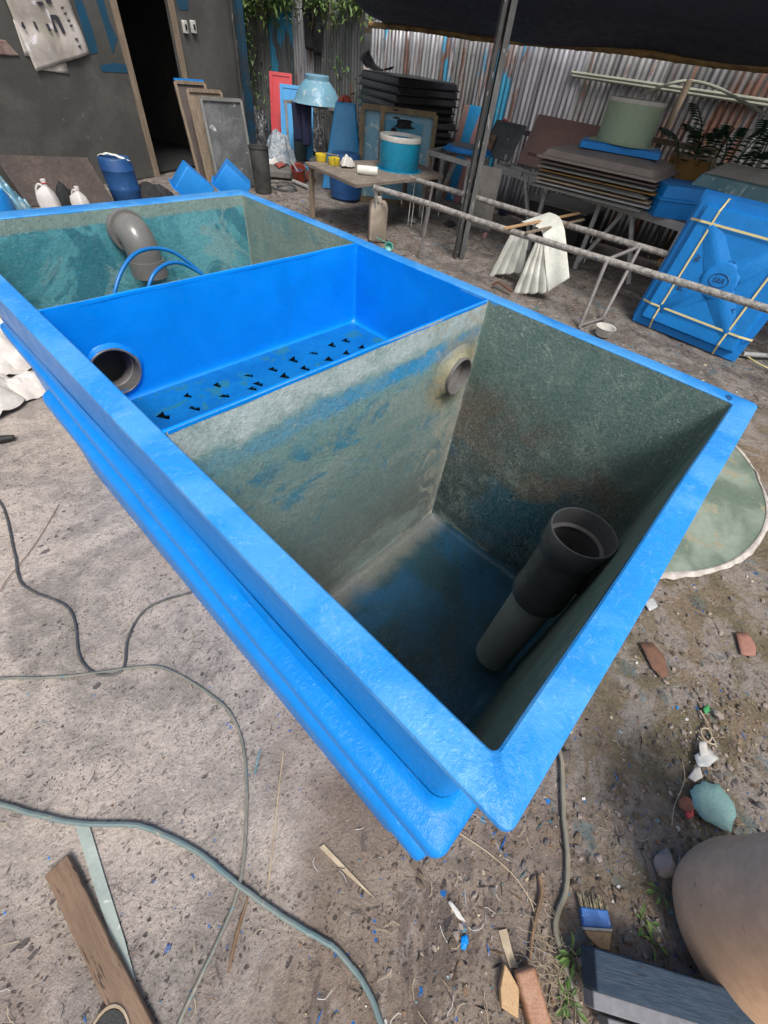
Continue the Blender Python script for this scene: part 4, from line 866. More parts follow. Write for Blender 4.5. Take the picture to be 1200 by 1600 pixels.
# dark bin and posts
g = G(); c = at(412, 300); g.lathe([(.001, 0), (.115, 0), (.12, .02), (.135, .50), (.145, .505), (.145, .52), (.13, .52), (.125, .45)], c, (-.03, 0, 1), 28); obj('dark_tube_bin', g, pm('sooty bin', (.045, .045, .043), (.09, .085, .08), 5, rough=.45), label='tall narrow sooty black bin in front of the blue post', cat='bin')
c = at(400, 262); g = G(); g.beam(c, c + Z * 3.2, .09, .09, up=V((1, .2, 0))); obj('blue_post', g, M['postblue'], label='square dark blue post rising behind the sooty bin', cat='post', bevel=.004)
c = at(391, 258); g = G(); g.tube([c, c + Z * 3.2], .028, 12); obj('grey_pipe', g, M['steel'], label='thin grey upright pipe just left of the blue post', cat='pipe')

# ================================================================== FENCE
FX = 7.25
fence = thing('corrugated_fence', 'long fence of corrugated iron sheets, rusty and patched, closing the back of the yard', 'fence', (FX, 4, 0))
fm_ = [mat_fence('dull sheet', (.15, .155, .15), .15, 0, .1, .8, 1), mat_fence('bright sheet', (.58, .58, .60), .65, .05, .45, .42, 4), mat_fence('blue smeared sheet', (.42, .41, .43), .5, .85, .3, .55, 7),
       mat_fence('lavender sheet', (.38, .37, .40), .2, .15, .25, .6, 11), mat_fence('grey sheet', (.32, .315, .315), .5, 0, .3, .6, 14), mat_fence('dark sheet', (.22, .215, .215), .65, 0, .25, .7, 19), mat_fence('sky stained sheet', (.16, .17, .17), .1, 1.05, .1, .8, 27)]
def csheet(y0, y1, z0, z1, x, mi, lean=0., skew=0.):
    g = G(); n = int((y1 - y0) / .0095)
    def fn(u, v):
        y = y0 + (y1 - y0) * u; ph = y / .076 * 6.283
        return V((x + .010 * math.cos(ph) + lean * v + .006 * mn.noise(V((y * 2, v, x * 9))), y + skew * v, z0 + (z1 - z0) * v + (.012 * mn.noise(V((y * 3, 0, 1))) if v == 1 else 0)))
    g.sheet(fn, n, 6); obj('corrugated_sheet', g, fm_[mi], fence, solid=.001)
y = 12.6
for w, mi, zt, xo in ((.8, 0, 2.1, 0), (.85, 0, 2.0, .02), (.8, 0, 2.06, 0), (.8, 6, 2.04, .02), (.55, 1, 2.02, -.01), (.55, 0, 2.05, .01), (.78, 0, 1.98, -.01)):
    csheet(y - w - .04, y, 0, zt, FX + xo, mi); y -= w
for yb, ye, mi, zt, xo in ((6.35, 7.3, 1, 1.90, 0), (5.5, 6.4, 1, 1.94, -.022), (5.0, 5.55, 4, 1.96, 0), (4.45, 5.05, 2, 1.95, -.02), (3.95, 4.5, 3, 1.97, 0), (3.45, 4.0, 3, 1.93, -.022), (2.98, 3.5, 4, 1.96, 0.0), (2.45, 3.02, 4, 1.98, -.022), (1.9, 2.5, 5, 2.0, 0), (1.3, 1.95, 5, 2.0, -.02), (.7, 1.35, 4, 2.0, 0), (.0, .75, 5, 2.0, -.02), (-.8, .05, 5, 2.0, 0), (-2.2, -.75, 5, 2.0, -.02)):
    csheet(yb, ye, 0, zt, FX + xo, mi)
for z in (.35, 1.75):
    g = G(); g.beam((FX + .06, 12.6, z), (FX + .06, -2.2, z), .06, .06); obj('back_rail', g, M['wood'], fence)
# long conduit lengths on the fence, and the bamboo prop
for k, (a, b_) in enumerate((((893, 113), (1300, 172)), ((894, 118), (1300, 180)))):
    g = G(); g.tube([atx(*a, FX - .05), atx(*b_, FX - .05)], .016, 8, True, 8, wob=.003)
    obj('conduit', g, M['pvcpole'], label=('upper' if k == 0 else 'lower') + ' of two long pale conduits fixed along the fence', cat='conduit', group='conduits on the fence')
g = G(); g.tube([atx(985, 160, 6.6), atx(1010, 145, 6.75), atx(1050, 130, 6.9), atx(1082, 127, 7.0), atx(1120, 137, 6.95), atx(1160, 158, 6.8), atx(1200, 182, 6.6), atx(1260, 225, 6.4)], .014, 8, True, 6); obj('bent_conduit', g, M['pvcpole'], label='pale conduit bent in an arch from the green drum over the bamboo prop', cat='conduit')
g = G(); p = atx(1078, 125, 7.0); q = atx(1030, 225, 6.95); d = (q - p) * 1.9; g.tube([p, p + d * .5, p + d], .038, 10, True, 4); obj('bamboo_prop', g, M['wood'], label='thick brown pole leaning against the fence behind the green drum', cat='pole')
# ================================================================== TARPAULIN ROOF
tp = thing('tarpaulin_roof', 'dark navy tarpaulin stretched on a bamboo pole over the right side of the yard', 'tarpaulin', (5, 3, 2.2))
def tf(u, v):
    # u from left edge to right, v from fence side to the open side
    p0 = V((6.8, 6.72 - 10.5 * u, 1.82)); p1 = V((4.55, 6.3 - 9.9 * u, 2.42)); p = p0.lerp(p1, v)
    p.z += -.05 * math.sin(math.pi * ((u * 5) % 1)) * (1 - v) * .6 + .05 * mn.noise(V((u * 6, v * 4, 0))) - .10 * math.sin(math.pi * v) + (.10 * (1 - v) if u == 0 else 0)
    return p
g = G(); g.sheet(tf, 60, 30); obj('sheet', g, M['tarp'], tp, solid=.002)
g = G(); pts = [V((6.78, 6.85 - 1.0 * i, 1.795 + .012 * math.sin(i * 2.1))) for i in range(11)]
g.tube(pts, lambda t: .034 + .006 * (abs(((t * 26) % 1) - .5) > .46), 10, True, 26); obj('bamboo_pole', g, M['bamboo'], tp)
# steel post (two C sections back to back)
sp = thing('steel_post', 'grimy upright steel channel post standing right of the tank', 'post', at(716, 402)); c = at(716, 402)
u_ = V((.69, -.72, 0)).normalized(); w_ = V((.72, .69, 0)).normalized(); Mx = Matrix((u_, w_, Z)).transposed(); H_ = 2.75
g = G(); g.box(c + Z * H_ / 2 - u_ * .055, (.008, .11, H_), Mx); g.box(c + Z * H_ / 2 + w_ * .051 - u_ * .025, (.052, .008, H_), Mx); g.box(c + Z * H_ / 2 - w_ * .051 - u_ * .038, (.026, .008, H_), Mx); obj('channel', g, M['steel'], sp)
g = G(); g.box(c + Z * H_ / 2 + u_ * .032, (.052, .10, H_), Mx); obj('channel', g, M['poststeel'], sp)

# ================================================================== PIPE RACK
rk = thing('pipe_rack', 'low rack of two long resin-crusted pipes on welded legs, right of the tank', 'rack', at(655, 400))
RH = .53
g = G(); F = [at(585, 293, RH), at(668, 318, RH), at(750, 346, RH), at(850, 377, RH), at(960, 410, RH), at(1080, 446, RH), at(1200, 483, RH), at(1420, 552, RH)]
g.tube(F, .027, 14, True, 10, wob=.0016); obj('front_pipe', g, M['rack'], rk)
g = G(); Bk = [at(640, 278, RH + .02), at(760, 314, RH + .02), at(880, 350, RH + .02), at(1010, 388, RH + .02), at(1120, 420, RH + .02), at(1200, 441, RH + .02), at(1420, 507, RH + .02)]
g.tube(Bk, .027, 14, True, 10, wob=.0016); obj('rear_pipe', g, M['rack'], rk)
def leg(a, b, r=.017): g = G(); g.tube([a, b], r, 10); obj('leg', g, M['rackleg'], rk)
leg(at(905, 512), at(948, 408, RH)); leg(at(940, 500), at(1000, 386, RH + .02)); leg(at(583, 377), at(588, 294, RH)); leg(at(655, 402), at(672, 320, RH)); leg(at(660, 368), at(676, 290, RH + .02))
g = G(); g.tube([at(948, 406, RH), at(1002, 384, RH + .02)], .016, 10); obj('cross_bar', g, M['rackleg'], rk)
g = G(); g.tube([at(908, 508, .02), at(944, 497, .02)], .014, 8); obj('foot_bar', g, M['rackleg'], rk)
for i in range(26):     # hanging resin drips
    t = random.random(); s_ = random.choice((0, 1)); Q = smooth(F if s_ == 0 else Bk, 8); p = Q[int(t ** 1.4 * (len(Q) - 12))]; L = random.choice((.05, .08, .12, .2, .3)) * random.uniform(.6, 1.2)
    if i < 14: p = F[0].lerp(F[1], random.random() * 1.25)
    g = G(); g.tube([p - Z * .01, p - Z * L * .5 + V((.004, .003, 0)), p - Z * L], lambda t_: .0035 - .0022 * t_, 5); obj('resin_drip', g, M['cloth'], rk)
# draped white glass cloth on bamboo slats
sl = thing('split_bamboo', 'two split bamboo slats lying across the rack under the white cloth', 'slats', at(800, 350, RH))
g = G(); g.beam(at(788, 357, RH + .035), at(905, 333, RH + .05), .035, .012); obj('slat', g, M['woody'], sl); g = G(); g.beam(at(822, 364, RH + .03), at(912, 343, RH + .045), .03, .012); obj('slat', g, M['wood'], sl)
ct = thing('glass_cloth', 'white glass fibre cloth hanging in folds over the bamboo slats on the rack', 'cloth', at(850, 380, RH))
def drape(top, bot, folds, amp, name, th=.003):
    T0, T1 = top; B0, B1 = bot; g = G(); n_ = V((-.6, -.5, 0)).normalized()
    def fn(u, v):
        p = T0.lerp(T1, u).lerp(B0.lerp(B1, u), v); return p + n_ * (amp * (.2 + v * .9) * (1.6 * abs(math.sin(u * folds * 3.1416 + .5 * math.sin(v * 2.3) + .3)) ** .7 - .8) + .012 * mn.noise(p * 9)) + Z * (.018 * mn.noise(V((u * 5, folds, 1))) * v)
    g.sheet(fn, 96, 26); return obj(name, g, M['cloth'], ct, solid=th)
drape((atx(799, 364, 4.66), atx(826, 374, 4.62)), (atx(764, 431, 4.60), atx(816, 426, 4.62)), 3.6, .020, 'hanging_fold')
drape((atx(838, 374, 4.56), atx(852, 378, 4.54)), (atx(800, 461, 4.44), atx(853, 457, 4.46)), 3.6, .022, 'hanging_fold')
g = G()
A_ = smooth([atx(814, 347, 4.72), atx(832, 352, 4.66), atx(846, 362, 4.58), atx(849, 385, 4.53), atx(852, 420, 4.49), atx(856, 456, 4.46)], 6); B_ = smooth([atx(857, 332, 4.86), atx(872, 338, 4.80), atx(880, 352, 4.70), atx(884, 375, 4.62), atx(887, 405, 4.56), atx(890, 434, 4.52)], 6)
def fn(u, v):
    k = v * (len(A_) - 1); i = min(len(A_) - 2, int(k)); f = k - i; p = A_[i].lerp(A_[i + 1], f).lerp(B_[i].lerp(B_[i + 1], f), u)
    return p + V((-.6, -.5, .3)) * (.014 * math.sin(u * 3.1) * (1 - v) + .007 * math.sin(u * 7 + v * 3) + .010 * mn.noise(p * 8))
g.sheet(fn, 30, 40); obj('top_fold', g, M['cloth'], ct, solid=.003)
g = G(); c = at(606, 384, .035); g.lathe([(.001, 0), (.038, .004), (.046, .07), (.049, .072), (.043, .07), (.036, .01), (.001, .008)], c - Z * .03, (-.4, -.6, .5), 24); q = c + V((-.03, .02, .04)); g.beam(q, at(596, 372, .06) + V((-.04, .05, .0)), .018, .006); obj('green_dipper', g, pm('sea green plastic', (.10, .42, .36), rough=.35), label='sea green plastic dipper lying between the rack legs and the tank rim', cat='dipper')
g = G(); c = at(941, 524); g.lathe([(.001, .004), (.062, .004), (.07, .012), (.085, .075), (.09, .08), (.08, .078), (.066, .02), (.001, .014)], c, seg=28); obj('resin_bowl', g, M['white'], label='shallow grey-white bowl on the ground behind the tank rim, by the rack leg', cat='bowl')
g = G(); c = at(757, 371); g.lathe([(.001, 0), (.028, 0), (.030, .05), (.026, .055), (.001, .05)], c, seg=18); obj('pink_cap', g, M['pink'], label='small pink cap on the ground beside the steel post', cat='cap')
crumple(at(785, 335)[:2], .09, .07, .09, 'navy_bundle', 'small navy blue bundle on the ground behind the rack', 'bundle', M['navy'], 21)
crumple(at(702, 352)[:2], .12, .06, .05, 'black_rag', 'flat black rag on the ground left of the steel post', 'rag', M['blackcloth'], 22)
g = G(); p = [at(770, 445, .02), at(778, 440, .05), at(800, 456, .02)]; g.beam(p[0], p[1], .03, .012); g.beam(p[1], p[2], .03, .012); obj('rusty_bracket', g, pm('rust', (.14, .06, .04), rough=.85), label='bent rusty bracket on the ground just behind the tank rim', cat='bracket')
# ================================================================== WOODEN TABLE AND WHAT IS ON IT
TZ = .57
tb = thing('wooden_table', 'low weathered wooden table board resting behind the end of the rack', 'table', at(570, 320))
C4 = [at(476, 253, TZ), at(556, 288, TZ), at(694, 274, TZ), at(640, 248, TZ)]
g = G(); g.prism(C4, .035); obj('table_top', g, pm('dusty ply', (.235, .19, .15), (.17, .14, .115), 5, (.34, .30, .26), 12, .6, .8, bump=.4), tb, bevel=.004)
for k in (0, 3):
    cc = sum(C4, V()) / 4; p = C4[k].lerp(cc, .08); g = G(); g.beam(V((p.x, p.y, 0)), p - Z * .037, .05, .05); obj('leg', g, M['wood'], tb)
c = at(622, 264, TZ); g = G()
dr_ = thing('teal_drum', 'glossy teal blue drum with a white ragged rim standing on the wooden table', 'drum', c)
g.lathe([(.25, .0), (.255, .01), (.255, .30), (.245, .30), (.24, .02), (.001, .02)], c, seg=48, wob=.01); obj('drum_wall', g, M['teal_drum'], dr_)
g = G(); g.lathe([(.252, .27), (.259, .275), (.262, .305), (.256, .325), (.244, .325), (.241, .29)], c, seg=60, wob=.03); obj('white_rim', g, M['white'], dr_)
g = G(); g.lathe([(.25, .004), (.30, .006), (.302, .0), (.25, -.001)], c, seg=48, wob=.12); obj('base_flange', g, M['teal_drum'], dr_)
g = G(); c = at(574, 268, TZ + .035); a = V((.69, -.72, 0)); g.lathe([(.001, -.12), (.03, -.12), (.042, -.118), (.046, 0), (.042, .118), (.03, .12), (.022, .115), (.02, .10), (.001, .1)], c + Z * .01, a, 20, wob=.1); obj('cloth_roll', g, M['cloth'], label='small roll of white cloth on the wooden table in front of the drum', cat='cloth roll')
for px, py, lab in ((502, 252, 'yellow-sided bowl with a brush handle, leftmost on the wooden table'), (522, 258, 'round yellow tape roll on the wooden table beside the grey rags')):
    c = at(px, py, TZ); g = G(); g.lathe([(.035, 0), (.065, .0), (.07, .01), (.072, .07), (.062, .075), (.04, .07), (.035, .01)], c, seg=24); obj('yellow_tub', g, M['yellow'], label=lab, cat='tub')
g = G(); c = at(508, 252, TZ); g.beam(c + Z * .08, at(528, 243, TZ + .12), .02, .008); obj('brush_stick', g, M['straw'], label='pale stick laid across the yellow bowl on the wooden table', cat='stick')
crumple((at(543, 262, TZ)[0], at(543, 262, TZ)[1]), .11, .07, .10, 'grey_rag', 'twisted grey rag on the wooden table between tape roll and cloth roll', 'rag', M['white'], 31).location.z += TZ
t = thing('jerrycan', 'dirty beige jerrycan standing behind the rack leg under the wooden table', 'jerrycan', at(588, 372)); t_ = at(588, 374)
g = G(); Mx = Matrix.Translation(t_) @ Matrix.Rotation(-.7, 4, 'Z'); g.rl([(0, 0, .09, .11, .03, 0), (0, 0, .105, .125, .035, .02), (0, 0, .105, .125, .035, .34), (0, 0, .09, .11, .03, .38), (0, 0, .05, .06, .03, .395)], Mx, True, True); obj('can_body', g, pm('dirty beige plastic', (.42, .35, .28), (.30, .24, .19), 7, rough=.6), t)
g = G(); g.lathe([(.03, .39), (.033, .395), (.033, .43), (.001, .43)], t_, seg=16); obj('cap', g, M['white'], t)
t = thing('blue_drum_base', 'tall dented blue container propping up the left end of the wooden table', 'container', at(532, 318)); g = G(); g.lathe([(.001, 0), (.20, 0), (.23, .03), (.24, .25), (.23, .45), (.20, .53), (.001, .533)], at(540, 310), seg=28, wob=.06); obj('container', g, M['bluebar'], t)
# framed mould standing behind table
fr = thing('framed_mould', 'upright square mould with wooden frame and blue centre behind the teal drum', 'mould', at(590, 300))
A0 = at(553, 318) + V((.25, .15, 0)); ux_ = V((.66, -.75, 0)); n_ = V((.75, .66, 0)); W_, Hh = 1.02, 1.03
def FP(u, z, o=0): return A0 + ux_ * u + n_ * (o + .12 * z) + Z * z
g = G(); g.prism([FP(0, .0, .05), FP(W_, .0, .05), FP(W_, Hh, .05), FP(0, Hh, .05)], .015, n_); obj('blue_panel', g, M['transb'], fr)
g = G(); g.prism([FP(.3, .62, .03), FP(.85, .62, .03), FP(.85, .92, .03), FP(.3, .92, .03)], .01, n_); obj('teal_centre', g, M['teal_drum'], fr)
for a_, b_ in (((0, 0), (0, Hh)), ((W_, 0), (W_, Hh)), ((0, Hh), (W_, Hh)), ((0, .02), (W_, .02)), ((.28, .05), (.28, Hh))):
    g = G(); g.beam(FP(*a_), FP(*b_), .06, .05, up=n_); obj('frame_bar', g, pm('frame timber %d' % len(bpy.data.materials), (.23, .17, .09), (.15, .11, .07), 6, rough=.75), fr)
t = thing('blue_cone_mould', 'blue pyramid-shaped mould leaning left of the framed mould', 'mould', at(530, 300)); c = at(527, 300) + V((.4, .3, 0)); Mx = Matrix.Translation(c) @ Matrix.Rotation(-.75, 4, 'Z')
g = G(); g.rl([(0, 0, .34, .30, .03, 0), (0, 0, .33, .29, .03, .05), (.02, 0, .15, .13, .03, .98), (.02, 0, .12, .10, .03, 1.0)], Mx, False, True); obj('shell', g, M['ltblue'], t)
crumple((c.x, c.y), .12, .09, .07, 'orange_rag', 'orange rag lying on top of the blue pyramid mould', 'rag', M['orange'], 33).location.z = 1.0
# black trays stack
for i in range(9):
    t = thing('black_tray', 'black fibreglass lid in the tall stack, ' + ('bottom one', 'second from the bottom', 'third from the bottom', 'fourth from the bottom', 'middle one', 'fourth from the top', 'third from the top', 'second from the top', 'topmost with upturned corner')[i], 'lid', (0, 0, 0), 0, 'black lids in the tall stack')
    z0 = .62 + i * .080 + random.uniform(-.006, .006); jx, jy = random.uniform(-.05, .05), random.uniform(-.08, .08); a_ = random.uniform(-.07, .07)
    Mx = Matrix.Translation((6.55 + jx, 5.75 + jy, z0)) @ Matrix.Rotation(a_ - .35, 4, 'Z')
    g = G(); g.rl([(0, 0, .50, .66, .03, 0), (0, 0, .51, .67, .03, .004), (0, 0, .51, .67, .03, .014), (0, 0, .485, .645, .03, .018), (0, 0, .47, .63, .04, .070), (0, 0, .45, .61, .04, .084)], Mx, True, True); obj('lid_shell', g, M['black'], t)
t = thing('pallet_trestle', 'dark trestle under the stack of black lids', 'trestle', (6.45, 5.7, 0))
g = G(); g.box((6.45, 5.72, .58), (.9, 1.1, .06)); obj('deck', g, M['board'], t)
for sx in (-.38, .38):
    for sy in (-.48, .48): g = G(); g.box((6.45 + sx, 5.72 + sy, .275), (.06, .06, .55)); obj('leg', g, M['board'], t)
g = G(); c = atx(585, 108, 6.3); g.sheet(lambda u, v: c + V((.2 * v, .34 - .55 * u, -.02 + (.17 * (1 - u) ** 3 + .06 * u ** 4) * (.6 + .6 * v) + .02 * mn.noise(V((u * 5, v * 4, 0))))), 18, 8); obj('black_film', g, M['bag'], solid=.004, label='crumpled black film standing up on the topmost black lid', cat='film')
# dome on stand
st = thing('metal_stand', 'square metal stand carrying the pale blue dome mould', 'stand', at(480, 248)); SH = .84
q0, q1 = at(446, 157, SH), at(524, 170, SH); q0.z = q1.z = 0; e_ = (q1 - q0); f_ = V((-e_.y, e_.x, 0)).normalized() * .62
if f_.x < 0: f_ = -f_

for a_ in (0, 1):
    for b_ in (0, 1): g = G(); p = q0 + e_ * a_ + f_ * b_; g.tube([p, p + Z * SH], .022, 8); obj('leg', g, M['steel_l'], st)
g = G(); g.prism([q0 + Z * SH - e_ * .05, q0 + e_ * 1.05 + Z * SH, q0 + e_ * 1.05 + f_ + Z * SH, q0 + f_ - e_ * .05 + Z * SH], .03); obj('top_plate', g, M['greylid'], st)
c = q0 + e_ * .52 + f_ * .40 + Z * (SH + .005); g = G(); g.lathe([(.42, 0), (.41, .012), (.385, .03), (.36, .10), (.30, .19), (.235, .25), (.20, .28), (.20, .335), (.19, .345), (.001, .345)], c, seg=40, wob=.02); obj('dome_mould', g, M['transb'], label='pale blue translucent dome mould standing upside down on the metal stand', cat='mould')
g = G(); c = q0 - (f_ * .03) + e_ * .36 + Z * (SH + .01); g.sheet(lambda u, v: c + e_ * (.42 * (u - .5)) * (1 - .1 * v) - f_ * (.05 + .05 * math.sin(u * 14)) + Z * (-.52 * v + .03 * math.sin(u * 7) * v), 30, 14); obj('navy_cloth', g, M['navy'], solid=.006, label='navy cloth hanging down the front of the metal stand', cat='cloth')
c = at(470, 249); g = G(); g.lathe([(.001, 0), (.11, 0), (.12, .02), (.12, .36), (.08, .42), (.045, .43), (.045, .47), (.001, .47)], c, seg=24); obj('grey_canister', g, pm('grey teal canister', (.13, .17, .16), (.09, .13, .13), 7, rough=.6), label='grey teal canister on the ground beneath the metal stand', cat='canister')
# red and light blue trays leaning on the fence
def tray(A_, ux_, n_, W_, H_, lean, mt, name, lab, depth=.1, border=.05):
    t = thing(name, lab, 'tray', A_); up = (Z * 1 + n_ * lean).normalized(); o = ux_.cross(up)
    if o.dot(n_) > 0: o = -o
    Mx = Matrix((ux_, up, o)).transposed().to_4x4(); Mx.translation = A_ + ux_ * W_ / 2 + up * H_ / 2
    g = G(); g.rl([(0, 0, W_ / 2, H_ / 2, .01, 0), (0, 0, W_ / 2, H_ / 2, .01, .012), (0, 0, W_ / 2 - border, H_ / 2 - border, .01, .012), (0, 0, W_ / 2 - border - .02, H_ / 2 - border - .02, .01, -depth + .012), (0, 0, .01, .01, .005, -depth + .012)], Mx, True, True); obj('tray_shell', g, mt, t); return t
tray(at(426, 238), V((.72, -.69, 0)), V((.69, .72, 0)), .42, 1.18, .38, M['red'], 'red_tray', 'bright red tray leaning upright against the fence behind the bags')
tray(at(441, 246), V((.72, -.69, 0)), V((.69, .72, 0)), .60, 1.05, .38, M['ltblue'], 'light_blue_tray', 'light blue tray leaning beside the red one behind the metal stand')
for (px, py, a_, b_, h_, mt, s_, lab) in ((372, 243, .40, .35, .95, 'bag', 1, 'tall heap of black bin bags right of the leaning panels'), (410, 250, .35, .3, .62, 'bag', 2, 'black bin bag heap behind the sooty bin'), (437, 258, .32, .28, .42, 'bagw', 3, 'pale grey plastic bag heap at the left leg of the metal stand'), (455, 232, .4, .3, .75, 'bagw', 4, 'bluish white plastic bags behind the metal stand'), (500, 240, .4, .35, .58, 'bag', 5, 'black bin bags under the right side of the metal stand'), (512, 228, .35, .3, .85, 'bagw', 6, 'whitish bag on top of the black bags by the stand'), (395, 262, .25, .2, .2, 'sack', 7, 'white plastic scraps low behind the blue post')):
    c = at(px, py); crumple((c.x, c.y), a_, b_, h_, 'bag_heap', lab, 'bags', M[mt], s_ * 5 + .3, n=26)
for k, (px, py, a_, b_, h_, mt, lab) in enumerate(((428, 262, .14, .10, .12, 'sack', 'small white rag behind the red bucket'), (520, 262, .2, .16, .2, 'bagw', 'small grey bag behind the left end of the wooden table'), (492, 262, .18, .14, .16, 'bag', 'small black bag right of the red bucket'), (448, 268, .12, .1, .1, 'blackcloth', 'black rag on the concrete slab'), (542, 290, .16, .12, .14, 'pinklid', 'reddish rag on the ground before the blue container'), (478, 268, .12, .10, .1, 'ltblue', 'light blue rag between the bucket and the stand'), (640, 345, .16, .1, .05, 'greylid', 'flat grey rag under the wooden table'), (815, 330, .2, .15, .16, 'bag', 'black bag heap under the long steel table'), (868, 352, .22, .15, .2, 'bagw', 'crumpled pale plastic under the long steel table'))):
    c = at(px, py); crumple((c.x, c.y), a_, b_, h_, 'rag_heap', lab, 'rags', M[mt], 60 + k * 3.7, n=20)
# bucket etc
bk = thing('red_bucket', 'small orange-red bucket with blue paint inside, tipped on the ground before the table', 'bucket', at(466, 282)); c = at(468, 284)
g = G(); g.lathe([(.001, 0), (.09, 0), (.115, .19), (.12, .195), (.12, .205), (.108, .2), (.085, .02), (.001, .015)], c, (-.25, -.2, 1), 26); obj('pail', g, M['orange'], bk)
g = G(); c2 = c + V((-.25, -.2, 1)).normalized() * .13; g.lathe([(.001, 0), (.100, 0), (.101, -.01)], c2, (-.25, -.2, 1), 26); obj('paint', g, M['bluebar'], bk)
g = G(); g.beam(c2, c2 + V((-.10, .06, .16)), .02, .02); obj('stirring_brush', g, M['white'], bk)
g = G(); g.lathe([(.001, 0), (.08, 0), (.09, .09), (.08, .09), (.07, .01)], at(482, 281), (.5, -.3, .6), 22); obj('red_cup', g, M['orange'], label='small red cup on the ground right of the bucket', cat='cup')
g = G(); g.tube([at(458, 283, .02), at(482, 293, .02)], .028, 10); obj('grey_tube', g, M['steel_l'], label='short grey tube on the ground below the red bucket', cat='tube')
for i, (px, py, rr) in enumerate(((440, 290, .20), (448, 293, .14))):
    g = G(); c = at(px, py, .02); g.tube([c + V((math.cos(a_) * rr, math.sin(a_) * rr * 1.2, .01 * math.sin(a_ * 3))) for a_ in (6.1 * k / 24 for k in range(25))], .011, 6); obj('hose_coil', g, M['cable_d'], label=('larger' if i == 0 else 'smaller') + ' dark hose coil on the ground behind the far rim corner', cat='hose coil')
g = G(); g.box(at(437, 268, .06), (.9, .5, .10), Matrix.Rotation(-.7, 3, 'Z')); obj('concrete_block', g, pm('kerb concrete', (.15, .14, .13), (.2, .19, .17), 8, rough=.9, bump=.6), label='low grey concrete slab on the ground behind the sooty bin', cat='slab', bevel=.02)
scrap(((428, 256), (440, 252), (448, 258), (436, 262)), M['orange'], 'orange_scrap', 'flattened orange scrap on the concrete slab', z=.13)

# ================================================================== RIGHT SIDE: STEEL FRAMES, LIDS, BOXES
def frame_table(P, w, name, lab, h=.05, brace=True, mt='steel_l', zl=None):
    # P four top corners front-left, front-right, back-right, back-left
    t = thing(name, lab, 'table', (P[0] + P[1]) / 2 - Z * P[0].z)
    for i in range(4): g = G(); g.beam(P[i], P[(i + 1) % 4], .035, h, ext=.03); obj('top_rail', g, M[mt], t)
    for i, p in enumerate(P): g = G(); g.beam(V((p.x, p.y, 0)), p, .045, .045, up=V((1, .1, 0))); obj('leg', g, M[mt], t)
    return t
ft = frame_table([at(670, 238, .72), at(738, 258, .72), at(738, 258, .72) + V((.55, .15, 0)), at(670, 238, .72) + V((.55, .15, 0))], .05, 'small_steel_frame', 'small grey welded steel frame behind the end of the rack')
a = at(670, 238, .72); g = G(); g.beam(at(675, 330, 0), at(712, 252, .70), .04, .04); obj('diagonal_brace', g, M['steel_l'], ft)
t = thing('round_blue_lid', 'round blue lid lying on the small steel frame left of the post', 'lid', at(732, 240, .76)); c = at(732, 236, .76)
g = G(); g.lathe([(.001, .055), (.26, .05), (.30, .04), (.31, .01), (.35, .008), (.36, 0), (.30, -.004), (.001, 0)], c, seg=48); obj('lid_shell', g, M['gel_lid'], t); g = G(); g.lathe([(.001, .058), (.25, .056), (.255, .053)], c, seg=40); obj('grey_top', g, M['greylid'], t)
g = G(); g.prism([at(742, 256, .78), at(785, 264, .78), at(765, 362, .05), at(735, 352, .05)], .006, (1, .6, 0)); obj('white_sheet', g, M['white'], label='tall narrow white sheet leaning right of the steel post', cat='sheet')
g = G(); g.beam(at(733, 250, .74), at(722, 318, .30), .03, .01); obj('white_batten', g, M['white'], label='thin white batten standing just left of the steel post', cat='batten')
P = [at(775, 262, .70), at(1068, 356, .66), V((6.95, 1.0, .66)), V((6.95, 3.5, .70))]
lt = frame_table(P, .05, 'long_steel_table', 'long grey welded steel table carrying the stack of lids', h=.07)
for t_ in (.33, .62): p = P[0].lerp(P[1], t_); g = G(); g.beam(V((p.x, p.y, 0)), p, .045, .045, up=V((1, .1, 0))); obj('leg', g, M['steel_l'], lt)
g = G(); g.beam(P[0] + V((.3, .1, .0)), P[1] + V((.3, .05, 0)), .04, .06); obj('middle_rail', g, M['steel_l'], lt)
for a_, b_ in ((.33, .2), (.62, .74), (.9, .78)): p, q = P[0].lerp(P[1], a_), P[0].lerp(P[1], b_); g = G(); g.beam(V((p.x, p.y, .05)), q - Z * .03, .035, .035); obj('diagonal_brace', g, M['steel_l'], lt)
